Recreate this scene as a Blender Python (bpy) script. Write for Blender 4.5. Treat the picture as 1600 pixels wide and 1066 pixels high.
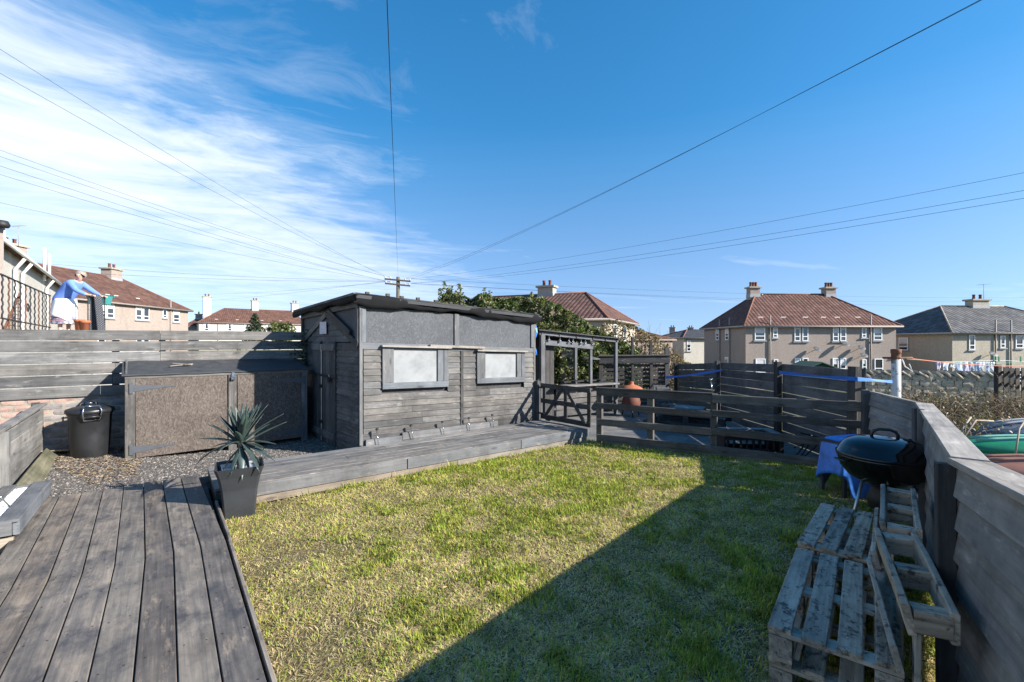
import bpy, math, random
import numpy as np
from mathutils import Vector as V, Matrix
random.seed(7); rng = np.random.default_rng(7)
R = math.radians
for o in list(bpy.data.objects): bpy.data.objects.remove(o)
scene = bpy.context.scene
col = scene.collection

# ------------------------------------------------------------------ camera
F, CX, CY, H = 720.0, 800.0, 533.0, 1.55
cam_d = bpy.data.cameras.new('camera'); cam = bpy.data.objects.new('camera', cam_d); col.objects.link(cam)
cam.location = (0, 0, H); cam.rotation_euler = (R(90), 0, 0)
cam_d.sensor_width = 36; cam_d.lens = F/1600*36; cam_d.clip_start = .05; cam_d.clip_end = 3000
scene.camera = cam

# ------------------------------------------------------------------ light
SUN_EL, SHADOW_AZ = 27.0, 19.0            # degrees; shadows fall towards (-cos az, sin az)
sdir = V((math.cos(R(SHADOW_AZ)), -math.sin(R(SHADOW_AZ)), 0))*math.cos(R(SUN_EL)) + V((0, 0, math.sin(R(SUN_EL))))
sun_d = bpy.data.lights.new('sun', 'SUN'); sun = bpy.data.objects.new('sun', sun_d); col.objects.link(sun)
sun_d.energy = 4.5; sun_d.angle = R(.55); sun_d.color = (1, .945, .865)
sun.rotation_euler = sdir.to_track_quat('Z', 'Y').to_euler()
scene.view_settings.view_transform = 'Standard'; scene.view_settings.look = 'None'
scene.view_settings.exposure = 1.30; scene.view_settings.gamma = 1

def N(nt, t, ins=None, **props):
    n = nt.nodes.new(t)
    for k, v in props.items(): setattr(n, k, v)
    for k, v in (ins or {}).items():
        s = n.inputs[k]
        if isinstance(v, bpy.types.NodeSocket): nt.links.new(v, s)
        else: s.default_value = v
    return n
def ramp(nt, fac, stops, interp='LINEAR'):
    n = nt.nodes.new('ShaderNodeValToRGB'); nt.links.new(fac, n.inputs[0]); r = n.color_ramp; r.interpolation = interp
    while len(r.elements) < len(stops): r.elements.new(.5)
    for e, (p, c) in zip(r.elements, stops):
        e.position = p
        e.color = (c, c, c, 1) if not hasattr(c, '__len__') else (*c, 1)
    return n.outputs[0]
def mth(nt, op, a, b=0.0, c=0.0, clamp=False):
    n = nt.nodes.new('ShaderNodeMath'); n.operation = op; n.use_clamp = clamp
    for i, v in enumerate((a, b, c)):
        if isinstance(v, bpy.types.NodeSocket): nt.links.new(v, n.inputs[i])
        else: n.inputs[i].default_value = v
    return n.outputs[0]
def mix(nt, fac, a, b, blend='MIX'):
    n = nt.nodes.new('ShaderNodeMix'); n.data_type = 'RGBA'; n.blend_type = blend
    for i, v in ((0, fac), (6, a), (7, b)):
        if isinstance(v, bpy.types.NodeSocket): nt.links.new(v, n.inputs[i])
        elif hasattr(v, '__len__'): n.inputs[i].default_value = (*v[:3], 1)
        else: n.inputs[i].default_value = v if i == 0 else (v, v, v, 1)
    return n.outputs[2]

world = bpy.data.worlds.new('World'); scene.world = world; world.use_nodes = True
nt = world.node_tree; nt.nodes.clear()
tc0_ = N(nt, 'ShaderNodeTexCoord')
sk0 = N(nt, 'ShaderNodeSeparateXYZ', {0: tc0_.outputs['Generated']})
skz = mth(nt, 'ADD', mth(nt, 'MULTIPLY', mth(nt, 'MAXIMUM', sk0.outputs[2], 0.0), .85), .16)
skv = N(nt, 'ShaderNodeCombineXYZ', {0: sk0.outputs[0], 1: sk0.outputs[1], 2: skz})
sky = N(nt, 'ShaderNodeTexSky', {0: skv.outputs[0]}, sky_type='NISHITA', sun_disc=False, sun_elevation=R(SUN_EL), sun_rotation=R(90+SHADOW_AZ),
        altitude=0, air_density=1.0, dust_density=.35, ozone_density=2.2)
tc = N(nt, 'ShaderNodeTexCoord')
sep = N(nt, 'ShaderNodeSeparateXYZ', {0: tc.outputs['Generated']})
zz = mth(nt, 'MAXIMUM', sep.outputs[2], .03)
cx = mth(nt, 'DIVIDE', sep.outputs[0], zz); cy = mth(nt, 'DIVIDE', sep.outputs[1], zz)
cp = N(nt, 'ShaderNodeCombineXYZ', {0: cx, 1: cy, 2: 0.0})          # where the view ray meets the high cloud sheet
rot0 = N(nt, 'ShaderNodeMapping', {0: cp.outputs[0], 'Rotation': (0, 0, R(-34))})
rot = N(nt, 'ShaderNodeMapping', {0: rot0.outputs[0], 'Location': (1.7, .4, 0), 'Scale': (.45, .95, 1)})
warp = N(nt, 'ShaderNodeTexNoise', {'Vector': cp.outputs[0], 'Scale': .55, 'Detail': 3.0})
wv = N(nt, 'ShaderNodeVectorMath', {0: warp.outputs['Color'], 1: (.5, .5, .5)}, operation='SUBTRACT')
wv2 = N(nt, 'ShaderNodeVectorMath', {0: wv.outputs[0], 'Scale': 1.7}, operation='SCALE')
wadd = N(nt, 'ShaderNodeVectorMath', {0: rot.outputs[0], 1: wv2.outputs[0]}, operation='ADD')
cn = N(nt, 'ShaderNodeTexNoise', {'Vector': wadd.outputs[0], 'Scale': 1.0, 'Detail': 9.0, 'Roughness': .60})
wadd2 = N(nt, 'ShaderNodeVectorMath', {0: N(nt, 'ShaderNodeMapping', {0: rot0.outputs[0], 'Scale': (.8, 1.25, 1)}).outputs[0], 1: wv2.outputs[0]}, operation='ADD')
fine = N(nt, 'ShaderNodeTexNoise', {'Vector': wadd2.outputs[0], 'Scale': 2.6, 'Detail': 6.0, 'Roughness': .65})
# the bank of cirrus drifts in from the west (left): its cover thins out to the east
a = mth(nt, 'ADD', mth(nt, 'MULTIPLY', cx, -.36), mth(nt, 'MULTIPLY', cy, .03))
a = mth(nt, 'ADD', a, .06)
cover = N(nt, 'ShaderNodeMapRange', {0: a, 1: .02, 2: 1.05, 3: -.26, 4: .235}).outputs[0]
dens = mth(nt, 'ADD', mth(nt, 'ADD', mth(nt, 'MULTIPLY', cn.outputs[0], .68), mth(nt, 'MULTIPLY', fine.outputs[0], .40)), cover)
cm = ramp(nt, dens, [(.45, 0), (.545, .12), (.68, .52), (.86, .90)])
hz = N(nt, 'ShaderNodeMapRange', {0: sep.outputs[2], 1: .0, 2: .34, 3: .22, 4: 1.0}).outputs[0]
cm = mth(nt, 'MULTIPLY', cm, hz)
# thin scattered wisps everywhere low in the sky
wm_ = N(nt, 'ShaderNodeMapping', {0: rot0.outputs[0], 'Location': (3.3, 1.0, 0), 'Scale': (.22, .62, 1)})
wn_ = N(nt, 'ShaderNodeTexNoise', {'Vector': wm_.outputs[0], 'Scale': 1.0, 'Detail': 7.0, 'Roughness': .55, 'Distortion': .4})
wf = ramp(nt, wn_.outputs[0], [(.60, 0), (.78, .55)])
low = N(nt, 'ShaderNodeMapRange', {0: sep.outputs[2], 1: .12, 2: .34, 3: 1.0, 4: 0.0}).outputs[0]
cm = mth(nt, 'MAXIMUM', cm, mth(nt, 'MULTIPLY', mth(nt, 'MULTIPLY', wf, low), hz))
sat = N(nt, 'ShaderNodeMapRange', {0: sep.outputs[2], 1: .0, 2: .42, 3: 1.02, 4: 1.36}).outputs[0]
skc = N(nt, 'ShaderNodeHueSaturation', {'Color': sky.outputs[0], 'Hue': N(nt, 'ShaderNodeMapRange', {0: sep.outputs[2], 1: .0, 2: .35, 3: .508, 4: .494}).outputs[0], 'Saturation': sat, 'Value': N(nt, 'ShaderNodeMapRange', {0: sep.outputs[2], 1: .0, 2: .35, 3: .70, 4: .82}).outputs[0]})
cc = mix(nt, cm, skc.outputs[0], (4.4, 4.48, 4.6))
bg = N(nt, 'ShaderNodeBackground', {0: cc, 1: .125})
N(nt, 'ShaderNodeOutputWorld', {0: bg.outputs[0]})

# ------------------------------------------------------------------ geometry helpers
def ray(px, py): return V(((px-CX)/F, 1, -(py-CY)/F))
def D(px, py, d): return V((0, 0, H)) + ray(px, py)*d              # a picture point at depth d
def G(px, py, z): return D(px, py, F*(H-z)/(py-CY))                # a picture point on the level z
def Yd(n, d, z=0.0): return V((.8*n-.6*d, .6*n+.8*d, z))           # the garden's own grid (n along the shed deck, d away)
def P2(p, z): return V((p[0], p[1], z))
def rnd(a, b): return random.uniform(a, b)
WM = {}
def link(o, parent=None, M=None):
    M = M if M is not None else Matrix()
    col.objects.link(o); WM[o.name] = M
    if parent is not None:
        o.parent = parent; o.matrix_basis = WM[parent.name].inverted() @ M
    else: o.matrix_basis = M
    return o
def tag(o, label=None, cat=None, group=None, kind=None):
    for k, v in (('label', label), ('category', cat), ('group', group), ('kind', kind)):
        if v: o[k] = v
    return o
def thing(name, label, cat, loc=(0, 0, 0), group=None, rz=0.0):
    o = bpy.data.objects.new(name, None); o.empty_display_size = .2
    link(o, None, Matrix.Translation(V(loc)) @ Matrix.Rotation(rz, 4, 'Z'))
    return tag(o, label, cat, group)
def frame(o, x, up):
    x = V(x).normalized(); up = V(up); z = (up - x*up.dot(x)).normalized(); y = z.cross(x)
    m = Matrix((x, y, z)).transposed().to_4x4(); m.translation = V(o); return m
def mesh(name, verts, faces, mat, smooth=False):
    me = bpy.data.meshes.new(name); me.from_pydata([tuple(v) for v in verts], [], faces)
    if mat is not None: me.materials.append(mat)
    if smooth: me.polygons.foreach_set('use_smooth', [True]*len(me.polygons))
    me.update(); return me
def mk(name, verts, faces, mat, parent=None, M=None, smooth=False):
    return link(bpy.data.objects.new(name, mesh(name, verts, faces, mat, smooth)), parent, M)
def setparent_data(name, me, parent=None, M=None): return link(bpy.data.objects.new(name, me), parent, M)
def oct_section(w, t, b):
    w2, t2 = w/2, t/2
    return [(-t2+b, -w2), (t2-b, -w2), (t2, -w2+b), (t2, w2-b), (t2-b, w2), (-t2+b, w2), (-t2, w2-b), (-t2, -w2+b)]
def plank(name, a, b, up, w, t, mat, parent=None, bev=.004, bend=0.0, segs=1, skew=(0, 0)):
    """a board from a to b; w measured along up, t across; local x runs along the grain"""
    a, b = V(a), V(b); L = (b-a).length; M = frame((a+b)/2, b-a, up)
    if bend: segs = max(segs, 4)
    sec = oct_section(w, t, min(bev, w/3, t/3)); vs = []; fs = []
    ph = rnd(0, 6)
    for i in range(segs+1):
        k = i/segs; x = (k-.5)*L; oy = bend*math.sin(k*4+ph); oz = bend*.7*math.sin(k*3+ph*1.7)
        for (y, z) in sec:
            sx = skew[0]*z if i == 0 else (skew[1]*z if i == segs else 0)
            vs.append((x+sx, y+oy, z+oz))
    for i in range(segs):
        for j in range(8):
            fs.append((i*8+j, (i+1)*8+j, (i+1)*8+(j+1) % 8, i*8+(j+1) % 8))
    fs.append(tuple(range(8))); fs.append(tuple(range(segs*8+7, segs*8-1, -1)))
    fs = [tuple(reversed(f)) for f in fs]
    return mk(name, vs, fs, mat, parent, M)
def box(name, c, sx, sy, sz, mat, parent=None, rz=0.0, bev=.006, x=None, up=(0, 0, 1)):
    """c = centre of the bottom face"""
    c = V(c); d = V(x) if x is not None else V((math.cos(rz), math.sin(rz), 0))
    d = d.normalized(); m = c + V(up).normalized()*sz/2
    return plank(name, m-d*sx/2, m+d*sx/2, up, sz, sy, mat, parent, bev)
def tube(name, pts, r, mat, parent=None, segs=6, smooth=True, closed=False, origin=None):
    pts = [V(p) for p in pts]; o = V(origin) if origin is not None else pts[0].copy(); vs = []; fs = []; n = len(pts)
    ref = None
    for i, p in enumerate(pts):
        t = (pts[min(i+1, n-1)]-pts[max(i-1, 0)]).normalized()
        if ref is None: ref = V((0, 0, 1)) if abs(t.z) < .9 else V((1, 0, 0))
        a = (ref - t*ref.dot(t)).normalized(); b = t.cross(a); ref = a
        rr = r[i] if hasattr(r, '__len__') else r
        for j in range(segs):
            q = 2*math.pi*j/segs; vs.append(p-o + a*rr*math.cos(q) + b*rr*math.sin(q))
    for i in range(n-1):
        for j in range(segs):
            fs.append((i*segs+j, i*segs+(j+1) % segs, (i+1)*segs+(j+1) % segs, (i+1)*segs+j))
    fs.append(tuple(range(segs-1, -1, -1))); fs.append(tuple(range((n-1)*segs, n*segs)))
    return mk(name, vs, fs, mat, parent, Matrix.Translation(o), smooth)
def lathe(name, prof, mat, parent=None, M=None, segs=24, smooth=True, sx=1, sy=1):
    vs = []; fs = []; n = len(prof)
    for (r, z) in prof:
        for j in range(segs):
            q = 2*math.pi*j/segs; vs.append((r*math.cos(q)*sx, r*math.sin(q)*sy, z))
    for i in range(n-1):
        for j in range(segs):
            fs.append((i*segs+j, i*segs+(j+1) % segs, (i+1)*segs+(j+1) % segs, (i+1)*segs+j))
    if prof[0][0] > 1e-4: fs.append(tuple(range(segs-1, -1, -1)))
    if prof[-1][0] > 1e-4: fs.append(tuple(range((n-1)*segs, n*segs)))
    return mk(name, vs, fs, mat, parent, M, smooth)
def T(p, rz=0.0): return Matrix.Translation(V(p)) @ Matrix.Rotation(rz, 4, 'Z')
def sheet(name, pts, mat, parent=None, thick=0.0):
    """flat polygon (3-D points), optionally thickened downwards"""
    pts = [V(p) for p in pts]
    newell = lambda q: sum((q[i].cross(q[(i+1) % len(q)]) for i in range(len(q))), V()).normalized()
    if newell(pts).z < -.5: pts.reverse()
    o = sum(pts, V())/len(pts); n = len(pts)
    vs = [p-o for p in pts]; fs = [tuple(range(n))]
    if thick:
        nn = newell(pts)
        vs += [p-o-nn*thick for p in pts]; fs.append(tuple(range(2*n-1, n-1, -1)))
        for i in range(n): fs.append((i, i+n, (i+1) % n+n, (i+1) % n))
    return mk(name, vs, fs, mat, parent, Matrix.Translation(o))
ROCKS = {}
def rock_mesh(name, w, h, d, mat, jit=.12, seed=0):
    r = random.Random(seed); vs = []; idx = {}
    for i in (-1, 0, 1):
        for j in (-1, 0, 1):
            for k in (-1, 0, 1):
                if i == j == k == 0: continue
                p = V((i, j, k)); n = abs(i)+abs(j)+abs(k); s = {1: 1.0, 2: .93, 3: .86}[n]
                idx[(i, j, k)] = len(vs)
                vs.append((p.x*s*w/2*(1+r.uniform(-jit, jit)), p.y*s*d/2*(1+r.uniform(-jit, jit)), p.z*s*h/2*(1+r.uniform(-jit, jit))))
    fs = []
    for ax in range(3):
        for s in (-1, 1):
            for a in (-1, 0):
                for b in (-1, 0):
                    q = []
                    for (da, db) in ((0, 0), (1, 0), (1, 1), (0, 1)):
                        c = [0, 0, 0]; c[ax] = s; c[(ax+1) % 3] = a+da; c[(ax+2) % 3] = b+db; q.append(idx[tuple(c)])
                    fs.append(tuple(q) if s > 0 else tuple(reversed(q)))
    return mesh(name, vs, fs, mat, False)
def np_mesh(name, verts, tris, mat, cols=None, parent=None, M=None, uv=None):
    """big meshes straight from numpy; tris (n,k) with k = 3 or 4"""
    me = bpy.data.meshes.new(name); k = tris.shape[1]; nf = len(tris)
    me.vertices.add(len(verts)); me.vertices.foreach_set('co', verts.astype(np.float32).ravel())
    me.loops.add(nf*k); me.loops.foreach_set('vertex_index', tris.astype(np.int32).ravel())
    me.polygons.add(nf); me.polygons.foreach_set('loop_start', np.arange(0, nf*k, k, dtype=np.int32))
    me.update(calc_edges=True); me.materials.append(mat)
    if cols is not None:
        at = me.attributes.new('tint', 'FLOAT_COLOR', 'POINT')
        at.data.foreach_set('color', np.concatenate([cols, np.ones((len(cols), 1))], 1).astype(np.float32).ravel())
    return link(bpy.data.objects.new(name, me), parent, M)
def vnoise(x, y, s=0):
    """cheap smooth value noise for numpy arrays"""
    xi = np.floor(x).astype(int); yi = np.floor(y).astype(int); fx = x-xi; fy = y-yi
    fx = fx*fx*(3-2*fx); fy = fy*fy*(3-2*fy)
    def h(a, b): return (np.sin(a*127.1+b*311.7+s*74.7)*43758.5453) % 1.0
    return (h(xi, yi)*(1-fx)+h(xi+1, yi)*fx)*(1-fy)+(h(xi, yi+1)*(1-fx)+h(xi+1, yi+1)*fx)*fy
def inpoly(x, y, poly):
    ins = np.zeros(len(x), bool); n = len(poly)
    for i in range(n):
        x1, y1 = poly[i][:2]; x2, y2 = poly[(i+1) % n][:2]
        c = ((y1 > y) != (y2 > y)) & (x < (x2-x1)*(y-y1)/(y2-y1+1e-12)+x1); ins ^= c
    return ins

# ------------------------------------------------------------------ materials
def newmat(name):
    m = bpy.data.materials.new(name); m.use_nodes = True; nt = m.node_tree; nt.nodes.clear()
    out = nt.nodes.new('ShaderNodeOutputMaterial'); b = nt.nodes.new('ShaderNodeBsdfPrincipled')
    nt.links.new(b.outputs[0], out.inputs[0]); return m, nt, b
def setc(nt, b, c, rough=.7, spec=None, metal=0.0):
    if isinstance(c, bpy.types.NodeSocket): nt.links.new(c, b.inputs['Base Color'])
    else: b.inputs['Base Color'].default_value = (*c, 1)
    if isinstance(rough, bpy.types.NodeSocket): nt.links.new(rough, b.inputs['Roughness'])
    else: b.inputs['Roughness'].default_value = rough
    b.inputs['Metallic'].default_value = metal
    if spec is not None: b.inputs['Specular IOR Level'].default_value = spec
def bump(nt, b, h, s=.3, dist=.01):
    n = N(nt, 'ShaderNodeBump', {'Strength': s, 'Distance': dist, 'Height': h}); nt.links.new(n.outputs[0], b.inputs['Normal'])
def objcoord(nt, jump=37.0):
    tc = N(nt, 'ShaderNodeTexCoord'); oi = N(nt, 'ShaderNodeObjectInfo')
    r = mth(nt, 'MULTIPLY', oi.outputs['Random'], jump)
    a = N(nt, 'ShaderNodeVectorMath', {0: tc.outputs['Object'], 1: r}, operation='ADD')
    return a.outputs[0], oi.outputs['Random']
def wood(name, dark, mid, light, wear=None, wearamt=.0, rough=.75, var=.28, spec=.3, bumps=.35, blotch=1.0):
    m, nt, b = newmat(name); v, r = objcoord(nt)
    g = N(nt, 'ShaderNodeMapping', {0: v, 'Scale': (1.1, 26, 26)})
    gn = N(nt, 'ShaderNodeTexNoise', {'Vector': g.outputs[0], 'Scale': 1.6, 'Detail': 7.0, 'Roughness': .65, 'Distortion': .5})
    g2 = N(nt, 'ShaderNodeMapping', {0: v, 'Scale': (1.6, 4.5, 4.5)})
    bn = N(nt, 'ShaderNodeTexNoise', {'Vector': g2.outputs[0], 'Scale': 1.7, 'Detail': 5.0, 'Roughness': .6, 'Distortion': .6})
    kn = N(nt, 'ShaderNodeTexVoronoi', {'Vector': N(nt, 'ShaderNodeMapping', {0: v, 'Scale': (2.2, 6.5, 6.5)}).outputs[0], 'Scale': 1.0})
    knot = ramp(nt, kn.outputs['Distance'], [(.05, 1), (.15, 0)])
    f = mth(nt, 'ADD', mth(nt, 'MULTIPLY', gn.outputs[0], .55), mth(nt, 'MULTIPLY', bn.outputs[0], .45*blotch))
    f = mth(nt, 'ADD', f, mth(nt, 'MULTIPLY', mth(nt, 'SUBTRACT', r, .5), var*.45))
    c = ramp(nt, f, [(.30, dark), (.50, mid), (.72, light)])
    if wear:
        wn = N(nt, 'ShaderNodeTexNoise', {'Vector': N(nt, 'ShaderNodeMapping', {0: v, 'Scale': (2.2, 9, 9)}).outputs[0], 'Scale': 2.3, 'Detail': 9.0, 'Roughness': .72})
        wf = ramp(nt, wn.outputs[0], [(.60-wearamt*.25, 0), (.72-wearamt*.22, 1)])
        c = mix(nt, mth(nt, 'MULTIPLY', wf, .75), c, wear)
    c = mix(nt, mth(nt, 'MULTIPLY', knot, .6), c, tuple(x*.45 for x in dark))
    v2 = mth(nt, 'ADD', mth(nt, 'MULTIPLY', mth(nt, 'FRACT', mth(nt, 'MULTIPLY', r, 7.31)), var), 1-var/2)
    c = mix(nt, 1.0, c, N(nt, 'ShaderNodeCombineColor', {0: v2, 1: v2, 2: v2}).outputs[0], 'MULTIPLY')
    hue = mix(nt, mth(nt, 'FRACT', mth(nt, 'MULTIPLY', r, 3.77)), (.97, 1.0, 1.03), (1.05, .99, .92)); c = mix(nt, 1.0, c, hue, 'MULTIPLY')
    ge = N(nt, 'ShaderNodeNewGeometry'); st = N(nt, 'ShaderNodeTexNoise', {'Vector': N(nt, 'ShaderNodeMapping', {0: ge.outputs['Position'], 'Scale': (2.6, 2.6, 1.1)}).outputs[0], 'Scale': 1.0, 'Detail': 7.0, 'Roughness': .68})
    sv = ramp(nt, st.outputs[0], [(.30, .62), (.5, 1.0), (.72, 1.22)]); c = mix(nt, 1.0, c, sv, 'MULTIPLY')
    setc(nt, b, c, ramp(nt, gn.outputs[0], [(.3, max(rough-.13, .2)), (.7, min(1, rough+.12))]), spec)
    bump(nt, b, mth(nt, 'SUBTRACT', gn.outputs[0], mth(nt, 'MULTIPLY', knot, .4)), bumps, .004)
    return m
def plain(name, c, rough=.6, var=.12, scale=6.0, metal=0.0, spec=None, bumps=0.0, rscale=40.0):
    m, nt, b = newmat(name); v, r = objcoord(nt)
    n = N(nt, 'ShaderNodeTexNoise', {'Vector': v, 'Scale': scale, 'Detail': 6.0, 'Roughness': .65})
    cc = ramp(nt, n.outputs[0], [(.25, tuple(x*(1-var*1.6) for x in c)), (.5, c), (.78, tuple(min(1, x*(1+var*1.3)) for x in c))])
    setc(nt, b, cc, ramp(nt, n.outputs[0], [(.3, max(.03, rough-.07)), (.7, min(1, rough+.07))]), spec, metal)
    if bumps:
        n2 = N(nt, 'ShaderNodeTexNoise', {'Vector': v, 'Scale': rscale, 'Detail': 4.0}); bump(nt, b, n2.outputs[0], bumps, .01)
    return m
def roughcast(name, c, stain=.25, lit=1.0):
    m, nt, b = newmat(name); v, r = objcoord(nt, 9)
    n = N(nt, 'ShaderNodeTexNoise', {'Vector': v, 'Scale': 9.0, 'Detail': 8.0, 'Roughness': .7})
    st = N(nt, 'ShaderNodeTexNoise', {'Vector': N(nt, 'ShaderNodeMapping', {0: v, 'Scale': (1.3, 1.3, .28)}).outputs[0], 'Scale': 1.1, 'Detail': 6.0, 'Roughness': .6})
    cc = ramp(nt, n.outputs[0], [(.3, tuple(x*.74 for x in c)), (.5, c), (.75, tuple(min(1, x*1.2) for x in c))])
    cc = mix(nt, mth(nt, 'MULTIPLY', ramp(nt, st.outputs[0], [(.45, 0), (.7, 1)]), stain), cc, tuple(x*.55 for x in c))
    setc(nt, b, cc, .93, .2); bump(nt, b, n.outputs[0], .5, .03); return m
def rooftile(name, c1, c2, c3, pu=.30, pv=.33, moss=(.16, .13, .05)):
    m, nt, b = newmat(name); uv = N(nt, 'ShaderNodeUVMap'); s = N(nt, 'ShaderNodeSeparateXYZ', {0: uv.outputs[0]})
    fu = mth(nt, 'DIVIDE', s.outputs[0], pu); fv = mth(nt, 'DIVIDE', s.outputs[1], pv)
    cell = N(nt, 'ShaderNodeCombineXYZ', {0: mth(nt, 'FLOOR', fu), 1: mth(nt, 'FLOOR', fv)})
    wn = N(nt, 'ShaderNodeTexWhiteNoise', {0: cell.outputs[0]}, noise_dimensions='2D')
    n = N(nt, 'ShaderNodeTexNoise', {'Vector': uv.outputs[0], 'Scale': .9, 'Detail': 7.0, 'Roughness': .65})
    f = mth(nt, 'ADD', mth(nt, 'MULTIPLY', wn.outputs[0], .38), mth(nt, 'MULTIPLY', n.outputs[0], .62))
    c = ramp(nt, f, [(.16, c1), (.5, c2), (.88, c3)])
    ms = N(nt, 'ShaderNodeTexNoise', {'Vector': uv.outputs[0], 'Scale': .35, 'Detail': 8.0, 'Roughness': .7})
    c = mix(nt, mth(nt, 'MULTIPLY', ramp(nt, ms.outputs[0], [(.56, 0), (.72, 1)]), .32), c, moss)
    row = mth(nt, 'FRACT', fv); edge = ramp(nt, row, [(.0, 0), (.14, 1)])
    wave = mth(nt, 'ABSOLUTE', mth(nt, 'SINE', mth(nt, 'MULTIPLY', fu, math.pi)))
    h = mth(nt, 'ADD', mth(nt, 'MULTIPLY', mth(nt, 'SUBTRACT', 1.0, row), 1.0), mth(nt, 'MULTIPLY', wave, .8))
    c = mix(nt, mth(nt, 'MULTIPLY', mth(nt, 'SUBTRACT', 1.0, edge), .55), c, tuple(x*.35 for x in c1))
    setc(nt, b, c, .9, .25); bump(nt, b, h, .9, .06); return m
def tinted(name, rough=.6, spec=.3, trans=0.0, sub=1.0):
    m, nt, b = newmat(name); a = N(nt, 'ShaderNodeAttribute', attribute_name='tint')
    setc(nt, b, a.outputs['Color'], rough, spec)
    if trans:
        tr = N(nt, 'ShaderNodeBsdfTranslucent', {0: mix(nt, 1.0, a.outputs['Color'], (1.0, 1.1, .6), 'MULTIPLY')})
        ms = N(nt, 'ShaderNodeMixShader', {0: trans, 1: b.outputs[0], 2: tr.outputs[0]})
        nt.links.new(ms.outputs[0], [n for n in nt.nodes if n.type == 'OUTPUT_MATERIAL'][0].inputs[0])
    return m
MT = {}
MT['fence'] = wood('weathered_grey_timber', (0.0550, 0.0533, 0.0516), (0.1290, 0.1247, 0.1195), (0.2408, 0.2305, 0.2167), (0.3440, 0.3182, 0.2838), .10)
MT['fence_blue'] = wood('slate_painted_timber', (.050, .052, .057), (.100, .103, .110), (.175, .175, .178), (.32, .30, .27), .06, var=.24)
MT['fence_slate'] = wood('blue_grey_fence_paint', (.104, .101, .099), (.196, .191, .184), (.31, .297, .28), (.42, .40, .37), .08, var=.24)
MT['cap'] = wood('sun_bleached_timber', (0.1360, 0.1240, 0.1120), (0.2560, 0.2360, 0.2120), (0.3840, 0.3600, 0.3280), (0.4640, 0.4400, 0.4000), .15)
MT['siding'] = wood('worn_charcoal_cladding', (0.0360, 0.0353, 0.0353), (0.0922, 0.0900, 0.0878), (0.1764, 0.1728, 0.1692), (0.2376, 0.2268, 0.2124), .14, var=.34)
MT['trim'] = wood('blue_grey_painted_trim', (0.0629, 0.0681, 0.0755), (0.1110, 0.1184, 0.1288), (0.1628, 0.1702, 0.1776), (0.2960, 0.2738, 0.2442), .04, var=.14)
MT['dark'] = wood('black_stained_timber', (.020, .020, .021), (.048, .047, .048), (.10, .098, .096), (.21, .19, .165), .04, var=.34)
MT['deck'] = wood('worn_stained_decking', (0.0558, 0.0513, 0.0495), (0.1350, 0.1188, 0.1062), (0.2700, 0.2295, 0.1845), (0.3060, 0.2430, 0.1845), .20, var=.38, rough=.62, blotch=1.15)
MT['deck_blue'] = wood('grey_decking', (0.0760, 0.0760, 0.0784), (0.1560, 0.1520, 0.1488), (0.2640, 0.2520, 0.2360), (0.3840, 0.3440, 0.2960), .15, var=.22, rough=.62)
MT['fascia'] = wood('blue_grey_fascia', (0.0745, 0.0790, 0.0874), (0.1254, 0.1322, 0.1429), (0.1786, 0.1847, 0.1915), (0.3040, 0.2508, 0.1900), .09, var=.1)
MT['kick'] = wood('bare_pale_timber', (.16, .13, .10), (.32, .27, .21), (.45, .39, .31))
MT['pallet'] = wood('mouldy_pallet_timber', (.108, .090, .070), (.39, .335, .265), (.71, .625, .51), (.06, .056, .05), .12, var=.34, bumps=.6)
MT['rail'] = wood('brown_grey_rail_timber', (0.0361, 0.0323, 0.0294), (0.0817, 0.0741, 0.0665), (0.1615, 0.1444, 0.1254), (0.2470, 0.2137, 0.1805), .07, var=.28)
MT['kick2'] = wood('dirty_bare_timber', (0.0935, 0.0808, 0.0680), (0.1700, 0.1462, 0.1190), (0.2550, 0.2210, 0.1785))
MT['mossy'] = wood('mossy_old_plank', (.05, .055, .035), (.13, .13, .09), (.24, .22, .17))
def mould(m, c=(.030, .028, .025), sc=26.0, lo=.50, hi=.60):
    nt = m.node_tree; b = [n for n in nt.nodes if n.type == 'BSDF_PRINCIPLED'][0]; src = b.inputs['Base Color'].links[0].from_socket
    v, r = objcoord(nt); n1 = N(nt, 'ShaderNodeTexNoise', {'Vector': N(nt, 'ShaderNodeMapping', {0: v, 'Scale': (.7, 1, 1)}).outputs[0], 'Scale': sc, 'Detail': 6.0, 'Roughness': .75})
    n2 = N(nt, 'ShaderNodeTexNoise', {'Vector': v, 'Scale': 4.0, 'Detail': 3.0})
    f = mth(nt, 'ADD', n1.outputs[0], mth(nt, 'MULTIPLY', mth(nt, 'SUBTRACT', n2.outputs[0], .5), .35))
    nt.links.new(mix(nt, mth(nt, 'MULTIPLY', ramp(nt, f, [(lo, 0), (hi, 1)]), .85), src, c), b.inputs['Base Color'])
mould(MT['pallet'], lo=.53, hi=.63); mould(MT['deck'], (.042, .043, .050), 5.0, .50, .70); mould(MT['siding'], (.035, .034, .033), 9.0, .58, .72); mould(MT['deck_blue'], (.06, .06, .063), 6.0, .56, .74)
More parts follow.
